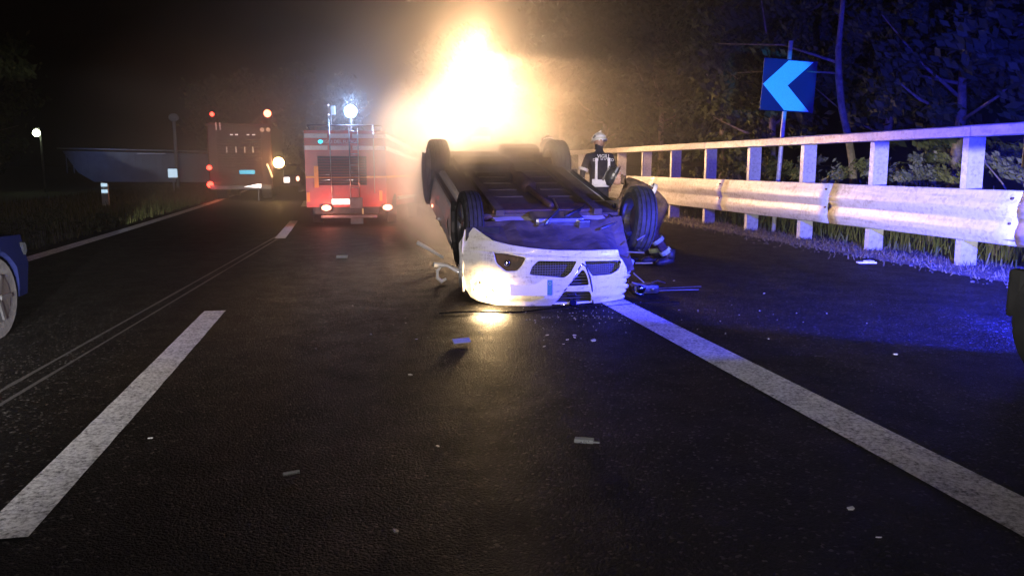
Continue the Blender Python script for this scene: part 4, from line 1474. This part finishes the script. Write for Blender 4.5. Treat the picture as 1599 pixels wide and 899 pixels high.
sb_ = B().box((-.45, .03, 1.82), (.5, .06, .08), bev=.01).obj('blue_strobe', M['bluelamp'], rc_)
B().box((-.91, -.02, 1.30), (.06, .06, .10), bev=.01).obj('hinge', M['grey'], rc_)

# ------------------------------------------------------------------ debris on the road
def debris(name, label, cat, loc, build, m, rz=0, group=None):
    b = B()
    build(b)
    o = b.obj(name, m)
    o.location = loc
    if name in ('plastic_strip', 'plastic_stick'):
        o.rotation_euler = (R(32), 0, rz)
        o.location.z += .014
    else:
        o.rotation_euler = (0, 0, rz)
    return tag(o, label, cat, group)
debris('plastic_strip', 'pale broken plastic strip lying in front of the lit bumper', 'debris', (.76, 6.08, .012), lambda b: b.box((0, 0, 0), (.145, .05, .012), bev=.004), M['plate'], R(14))
debris('plastic_piece', 'clear crumpled plastic piece lying alone on the dark near asphalt', 'debris', (1.09, 3.72, .014), lambda b: b.box((0, 0, 0), (.10, .045, .02), bev=.006).box((.06, -.02, 0), (.04, .01, .006)), M['lens'], R(-22))
debris('plastic_stick', 'thin white stick lying on the near asphalt right of the long lane dash', 'debris', (-.34, 3.53, .01), lambda b: b.box((0, 0, 0), (.075, .014, .01), bev=.003), M['paper'], R(18))
debris('plastic_strip', 'flat white strip lying alone in the lane left of the wreck', 'debris', (-.29, 12.2, .012), lambda b: b.box((0, 0, 0), (.17, .06, .012), bev=.004), M['paper'], R(-8))
debris('paper_scrap', 'crumpled white paper scrap on the hard shoulder below the barrier', 'litter', (7.1, 10.05, .015), lambda b: b.box((0, 0, .01), (.26, .10, .02), bev=.008).box((.05, .04, .02), (.12, .09, .025), rot=Matrix.Rotation(.5, 3, 'Z')), M['paper'], R(-12))
debris('mirror_shell', 'curled white mirror shell lying left of the wreck', 'debris', (.93, 9.3, .03), lambda b: b.tube([(0, 0, .18), (-.05, 0, .13), (-.05, 0, .05), (.0, 0, .0), (.06, 0, .03)], [.012, .02, .022, .025, .015], 8), M['plate'], R(10))
debris('bumper_arm', 'white broken arm sticking out beside the left flank of the wreck', 'debris', (.98, 10.9, .03), lambda b: b.tube([(-.22, 0, .32), (-.05, 0, .22), (.14, -.02, .10)], [.03, .026, .02], 8), M['plate'], 0)
# broken headlamp with reflector bowl, shell and trim wires
bh = thing('broken_headlamp', 'smashed headlamp with shiny reflector lying right of the bumper on the white line', 'debris', (3.04, 8.2, 0))
B().box((0.02, 0, .055), (.30, .22, .10), bev=.035).obj('housing', M['black'], bh)
B().cyl((-.05, -.12, .07), (-.05, -.06, .07), .05, .03, n=18).obj('reflector', M['chrome'], bh, True)
B().tube([(-.15, -.13, .07), (-.11, -.15, .02), (-.05, -.15, .01), (0.0, -.14, .03)], .008, 6).obj('trim_ring', M['chrome'], bh, True)
B().cyl((.09, -.12, .06), (.09, -.09, .06), .025, .02, n=14).obj('reflector', M['alloy'], bh, True)
B().tube([(.12, .05, .04), (.45, .12, .03), (.80, .22, .02)], .006, 5).obj('trim_wire', M['alloy'], bh)
B().tube([(.05, .12, .06), (.3, .30, .09), (.42, .36, .05)], .006, 5).obj('trim_wire', M['alloy'], bh)
B().tube([(.10, 0, .02), (.35, .02, .02), (.70, .06, .01)], .005, 5).obj('trim_wire', M['grey'], bh)
random.seed(21)
sh0 = None
spots = [(1.82, 5.98, 'largest shard right of the glow'), (1.70, 6.12, 0), (1.62, 6.05, 0), (1.55, 5.9, 0), (1.38, 5.85, 0), (1.72, 6.2, 0), (1.5, 6.25, 0),
         (.42, 6.3, 0), (.30, 5.2, 0), (3.75, 9.0, 0), (4.35, 7.9, 0), (4.7, 11.5, 0), (.1, 2.9, 0), (1.9, 2.5, 0), (-1.1, 4.2, 0), (.35, 3.8, 0), (3.9, 5.1, 0), (1.95, 2.75, 0)]
where = ['largest shard of the cluster right of the headlamp glow on the asphalt', 'small shard just left of the largest one before the bumper', 'middle shard of the cluster before the bumper', 'near shard of the cluster before the bumper', 'leftmost shard of the cluster before the bumper', 'shard close under the shield grille', 'shard between glow spot and shard cluster',
         'white shard left of the pale strip and the headlamp glow', 'single shard below the pale plastic strip', 'bright shard at the end of the long trim wires', 'shard on the blue lit asphalt right of the white line', 'far shard on the hard shoulder before the barrier', 'shard at the bottom centre of the near asphalt', 'lowest shard near the bottom right of the near asphalt', 'shard beside the long lane dash', 'shard between the lane dash and the clear plastic piece', 'shard just beyond the white line under the blue light', 'shard a step above the lowest one at bottom right']
for k, (x, y, l) in enumerate(spots):
    if sh0 is None:
        b = B()
        b.prism([(-.024, -.012), (.018, -.016), (.026, .006), (0, .018), (-.02, .01)], 2, 0, .007)
        o = sh0 = b.obj('plastic_shard', M['plate'])
    else:
        o = sh0.copy()
        C.objects.link(o)
        s_ = random.uniform(.35, .75)
        o.scale = (s_, s_, s_)
    o.location = (x, y, .004)
    o.rotation_euler = (R(random.uniform(-15, 15)), R(random.uniform(-15, 15)), random.uniform(0, 6))
    tag(o, 'tiny white ' + where[k], 'debris', 'small plastic shards on the asphalt')
b = B()
for _ in range(200):
    a = random.uniform(0, 2 * PI)
    r = abs(random.gauss(0, 1.0))
    x, y = 2.1 + r * 1.3 * math.cos(a), 7.0 + r * .7 * math.sin(a)
    s_ = random.uniform(.002, .006)
    b.box((x, y, s_), (s_ * 2, s_ * 1.5, s_), rot=Matrix.Rotation(a, 3, 'Z'))
tag(b.obj('glass_crumbs', M['lens']), 'crumbs of broken glass scattered round the nose of the wreck', 'broken glass', kind='stuff')

# ------------------------------------------------------------------ trees and shrubs
def crown_mesh(seed, rx, rz, clumps, per, leaf):
    rnd = random.Random(seed)
    verts, faces = [], []
    for _ in range(clumps):
        while True:
            c = Vector((rnd.uniform(-1, 1), rnd.uniform(-1, 1), rnd.uniform(-1, 1)))
            if .35 < c.length < 1:
                break
        c = Vector((c.x * rx, c.y * rx, c.z * rz))
        cr = rnd.uniform(.25, .6) * rx * .42
        for _ in range(per):
            d = Vector((rnd.gauss(0, 1), rnd.gauss(0, 1), rnd.gauss(0, .7)))
            p = c + d * cr * .5
            s = leaf * rnd.uniform(.5, 1.4)
            n1 = Vector((rnd.gauss(0, 1), rnd.gauss(0, 1), rnd.gauss(0, 1))).normalized()
            t = n1.orthogonal().normalized() * s
            u = n1.cross(t).normalized() * s * .45
            i = len(verts)
            verts += [tuple(p - t), tuple(p + u), tuple(p + t), tuple(p - u)]
            faces.append((i, i + 1, i + 2, i + 3))
    me = bpy.data.meshes.new('crown')
    me.from_pydata(verts, [], faces)
    return me
crowns = [crown_mesh(3, 2.2, 2.6, 70, 130, .11), crown_mesh(5, 2.4, 2.2, 60, 140, .12), crown_mesh(9, 1.9, 3.0, 60, 140, .10)]
def tree(loc, kind, sc, label, lean=(0, 0), rz=0, H=3.6, group='trees in the dark wood behind the barrier'):
    t = thing('tree', label, 'tree', loc, rz, group)
    c = link('crown', crowns[kind], M['leaf'], t)
    c.location = (lean[0], lean[1], H)
    c.scale = (sc, sc, sc)
    b = B()
    b.tube([(0, 0, -.1), (lean[0] * .2 + .06, lean[1] * .3, H * .3), (lean[0] * .5 - .05, lean[1] * .5, H * .6), (lean[0], lean[1], H)], [.13, .11, .09, .05], 10)
    b.obj('trunk', M['bark'], t, True)
    rnd = random.Random(int(loc[1] * 10))
    b = B()
    for k in range(9):
        z = H * rnd.uniform(.45, 1.0)
        f = z / H
        a = rnd.uniform(0, 2 * PI)
        s0 = Vector((lean[0] * f, lean[1] * f, z))
        e = s0 + Vector((math.cos(a) * 1.6 * sc, math.sin(a) * 1.6 * sc, rnd.uniform(.4, 1.6)))
        mid = s0.lerp(e, .5) + Vector((rnd.uniform(-.2, .2), rnd.uniform(-.2, .2), -.15))
        b.tube([s0, mid, e], [.04, .028, .01], 6)
    b.obj('limbs', M['bark'], t, True)
    return t
spec = [
    (11.2, 8.2, 0, 1.0, 3.8, 'dense dark tree nearest the right edge of the picture'),
    (12.8, 11.2, 1, 1.15, 4.2, 'broad leafy tree lit blue behind the first barrier posts'),
    (11.6, 13.8, 2, 1.0, 4.0, 'narrow tree lit blue right of the pale leaning trunk'),
    (12.6, 17.5, 1, 1.1, 4.4, 'bushy tree just right behind the chevron sign'),
    (10.9, 19.6, 0, .95, 4.0, 'dark tree standing directly behind the chevron sign'),
    (11.0, 23.0, 2, 1.0, 4.2, 'tall dark tree left of the chevron sign'),
    (10.6, 27.0, 1, 1.1, 4.2, 'brownish tree midway between sign and standing firefighter'),
    (9.9, 31.5, 0, 1.15, 4.6, 'brown lit tree above the standing firefighter'),
    (9.4, 37.0, 2, 1.3, 5.0, 'tree nearest the right side of the floodlight glare'),
    (16.5, 14.0, 0, 1.7, 6.4, 'large tree in the second row, rising out of frame at right'),
    (15.5, 21.5, 1, 1.7, 6.8, 'large tree in the second row above the chevron sign'),
    (14.5, 30.0, 0, 1.8, 7.0, 'large tree in the second row left of the chevron sign'),
    (12.5, 40.0, 1, 1.9, 7.4, 'large far tree behind the floodlight glare'),
    (7.0, 47.0, 0, 1.7, 5.5, 'far tree hidden behind the floodlight mast'),
]
for (x, y, k, s_, H_, lab) in spec:
    tree((x, y, 0), k, s_, lab, (random.uniform(-.4, .4), random.uniform(-.3, .3)), random.uniform(0, 6), H_)
# pale leaning trunk in front
t = thing('tree', 'slim tree with a pale curved trunk leaning left between two barrier posts', 'tree', (9.75, 14.6, 0), 0, 'trees in the dark wood behind the barrier')
B().tube([(.30, 0, -.1), (.18, 0, .8), (.08, 0, 1.5), (-.05, 0, 2.0), (-.22, 0, 2.5), (-.33, 0, 3.1), (-.38, 0, 3.6), (-.28, .1, 4.6), (-.2, .2, 5.4)], [.085, .08, .075, .072, .07, .068, .06, .045, .03], 10).obj('trunk', M['bark'], t, True)
c = link('crown', crowns[2], M['leaf'], t)
c.location = (1.2, 2.2, 5.6)
c.scale = (.75, .75, .75)
B().tube([(-.36, 0, 3.4), (-.9, 1.2, 3.9), (-1.7, 2.6, 4.1)], [.03, .02, .008], 6).obj('branch', M['bark'], t, True)
B().tube([(-.34, 0, 3.2), (-.8, 1.3, 3.4), (-1.3, 2.4, 3.45)], [.02, .015, .006], 6).obj('branch', M['bark'], t, True)
# shrubs behind the barrier
shrub_me = [crown_mesh(31, .8, .75, 26, 90, .055), crown_mesh(37, .9, .65, 26, 90, .06)]
labs = ['low leafy shrub behind the barrier nearest the right edge', 'low shrub behind the barrier between the two nearest posts', 'pale green shrub behind the second barrier gap',
        'low shrub at the foot of the pale leaning trunk', 'shrub behind the barrier just right of the sign pole', 'shrub behind the barrier just left of the sign pole',
        'shrub behind the barrier, second from the sign pole to the left', 'far small shrub behind the barrier before the standing firefighter']
for k, (x, y) in enumerate(((9.8, 8.6), (9.7, 10.6), (9.9, 12.3), (9.9, 14.0), (9.6, 15.8), (9.6, 17.8), (9.5, 20.2), (9.3, 23.2))):
    t = thing('shrub', labs[k], 'shrub', (x, y, 0), k * 1.3, 'low shrubs behind the crash barrier')
    c = link('foliage', shrub_me[k % 2], M['shrubleaf'], t)
    c.location = (0, 0, .85)
    b = B()
    for q in range(5):
        a = q * 1.256
        b.tube([(0, 0, 0), (.2 * math.cos(a), .2 * math.sin(a), .5), (.55 * math.cos(a), .55 * math.sin(a), 1.1)], [.02, .014, .006], 5)
    b.obj('stems', M['bark'], t)
t = thing('dead_branch', 'thin bare pale branch sticking up behind the nearest barrier post', 'branch', (9.0, 10.2, 0))
B().tube([(.55, 0, .9), (.35, 0, 1.15), (.1, .05, 1.42), (0, .05, 1.66)], [.014, .012, .009, .004], 6).obj('twig', M['bark'], t)
B().tube([(.55, 0, .9), (.6, 0, .0)], .014, 6).obj('stem', M['bark'], t)
# left side: dark trees far off
for (x, y, k, s_, H_, lab) in ((-23, 52, 1, 2.0, 5.5, 'dark far tree at the left edge of the picture'), (-27, 60, 2, 2.2, 5.5, 'dark tall tree outside the far left fields'),
                               (-9, 66, 1, 1.9, 4.5, 'dark far tree behind the tall fire engine'), (-3.5, 70, 0, 2.0, 5.0, 'dark far tree above the small fire truck')):
    tree((x, y, 0), k, s_, lab, (0, 0), random.uniform(0, 6), H_, group='dark trees far off on the left')
# weeds on the left verge
for k, (x, y) in enumerate(((-5.7, 14.4), (-5.6, 18.5), (-6.6, 17.0), (-7.4, 21.0), (-6.2, 12.2))):
    t = thing('weed', ['tuft of weeds nearest the left edge line', 'second tuft of weeds along the left edge line', 'low weed clump deeper in the left verge', 'far weed clump before the marker post', 'near weed clump above the dark blue car'][k], 'weed', (x, y, 0), k, 'weed tufts on the left verge')
    c = link('foliage', shrub_me[k % 2], M['shrubleaf'], t)
    c.location = (0, 0, .18)
    c.scale = (.5, .5, .26)

# ------------------------------------------------------------------ haze and added glow clouds
def volume_mat(name, color, density, aniso):
    m = bpy.data.materials.new(name)
    m.use_nodes = True
    n = m.node_tree
    n.nodes.remove(n.nodes['Principled BSDF'])
    v = n.nodes.new('ShaderNodeVolumePrincipled')
    v.inputs['Color'].default_value = (*color, 1)
    v.inputs['Density'].default_value = density
    v.inputs['Anisotropy'].default_value = aniso
    n.links.new(v.outputs[0], n.nodes['Material Output'].inputs['Volume'])
    return m, n, v
m, n, v = volume_mat('haze', (.9, .9, .9), 0.0008, 0.4)
hz = B().box((-2, 40, 7.4), (100, 130, 17)).obj('haze', m)
tag(hz, kind='stuff')

def glow_cloud(name, label, loc, sc, dens, aniso, nscale, lo, hi, power, stretch=(1, 1, 1), rot=(0, 0, 0)):
    m, n, v = volume_mat(name, (.93, .93, .93), 0.0, aniso)
    tc = n.nodes.new('ShaderNodeTexCoord')
    gr = n.nodes.new('ShaderNodeTexGradient')
    gr.gradient_type = 'SPHERICAL'
    n.links.new(tc.outputs['Object'], gr.inputs[0])
    f = noise_tex(n, nscale, 3, .5, stretch=stretch)
    k = math_node(n, 'MULTIPLY', math_node(n, 'POWER', gr.outputs['Fac'], power), smooth(n, f, .35, .65, lo, hi))
    n.links.new(math_node(n, 'MULTIPLY', k, dens), v.inputs['Density'])
    b = B()
    bmesh.ops.create_icosphere(b.bm, subdivisions=3, radius=1.0)
    o = b.obj(name, m)
    o.location = loc
    o.scale = sc
    o.rotation_euler = rot
    return tag(o, label, name, kind='stuff')
glow_cloud('steam', 'bright steam cloud drifting round the floodlights', (2.85, 20.6, 3.2), (5.4, 4.2, 6.6), .36, .3, 1.6, .6, 1.2, 2.5, (2.6, 1, .35), (0, R(33), 0))  # added volume, shapes the lens glare round the lamps
glow_cloud('steam', 'thin warm steam rising over the upturned underside of the wreck', (1.55, 11.0, 1.25), (1.75, 3.2, 1.35), 2.3, .8, 2.0, .3, 1.4, 1.6, (1.6, 1, .7), (0, R(25), 0))  # added volume, veils the wreck as lens glare would
glow_cloud('mist', 'thin mist and exhaust hanging round the two left fire trucks', (-3.6, 29, 2.0), (5.5, 11, 4.5), .035, .5, 1.6, .5, 1.3, .8)  # added volume so the truck lamps get soft halos
glow_cloud('haze_bank', 'very thin warm haze spreading from the floodlights over road and trees', (2.4, 19.5, 3.0), (8.5, 8.5, 7.5), .055, .45, 1.3, .5, 1.3, 1.3)  # added volume for the wide brown flare veil
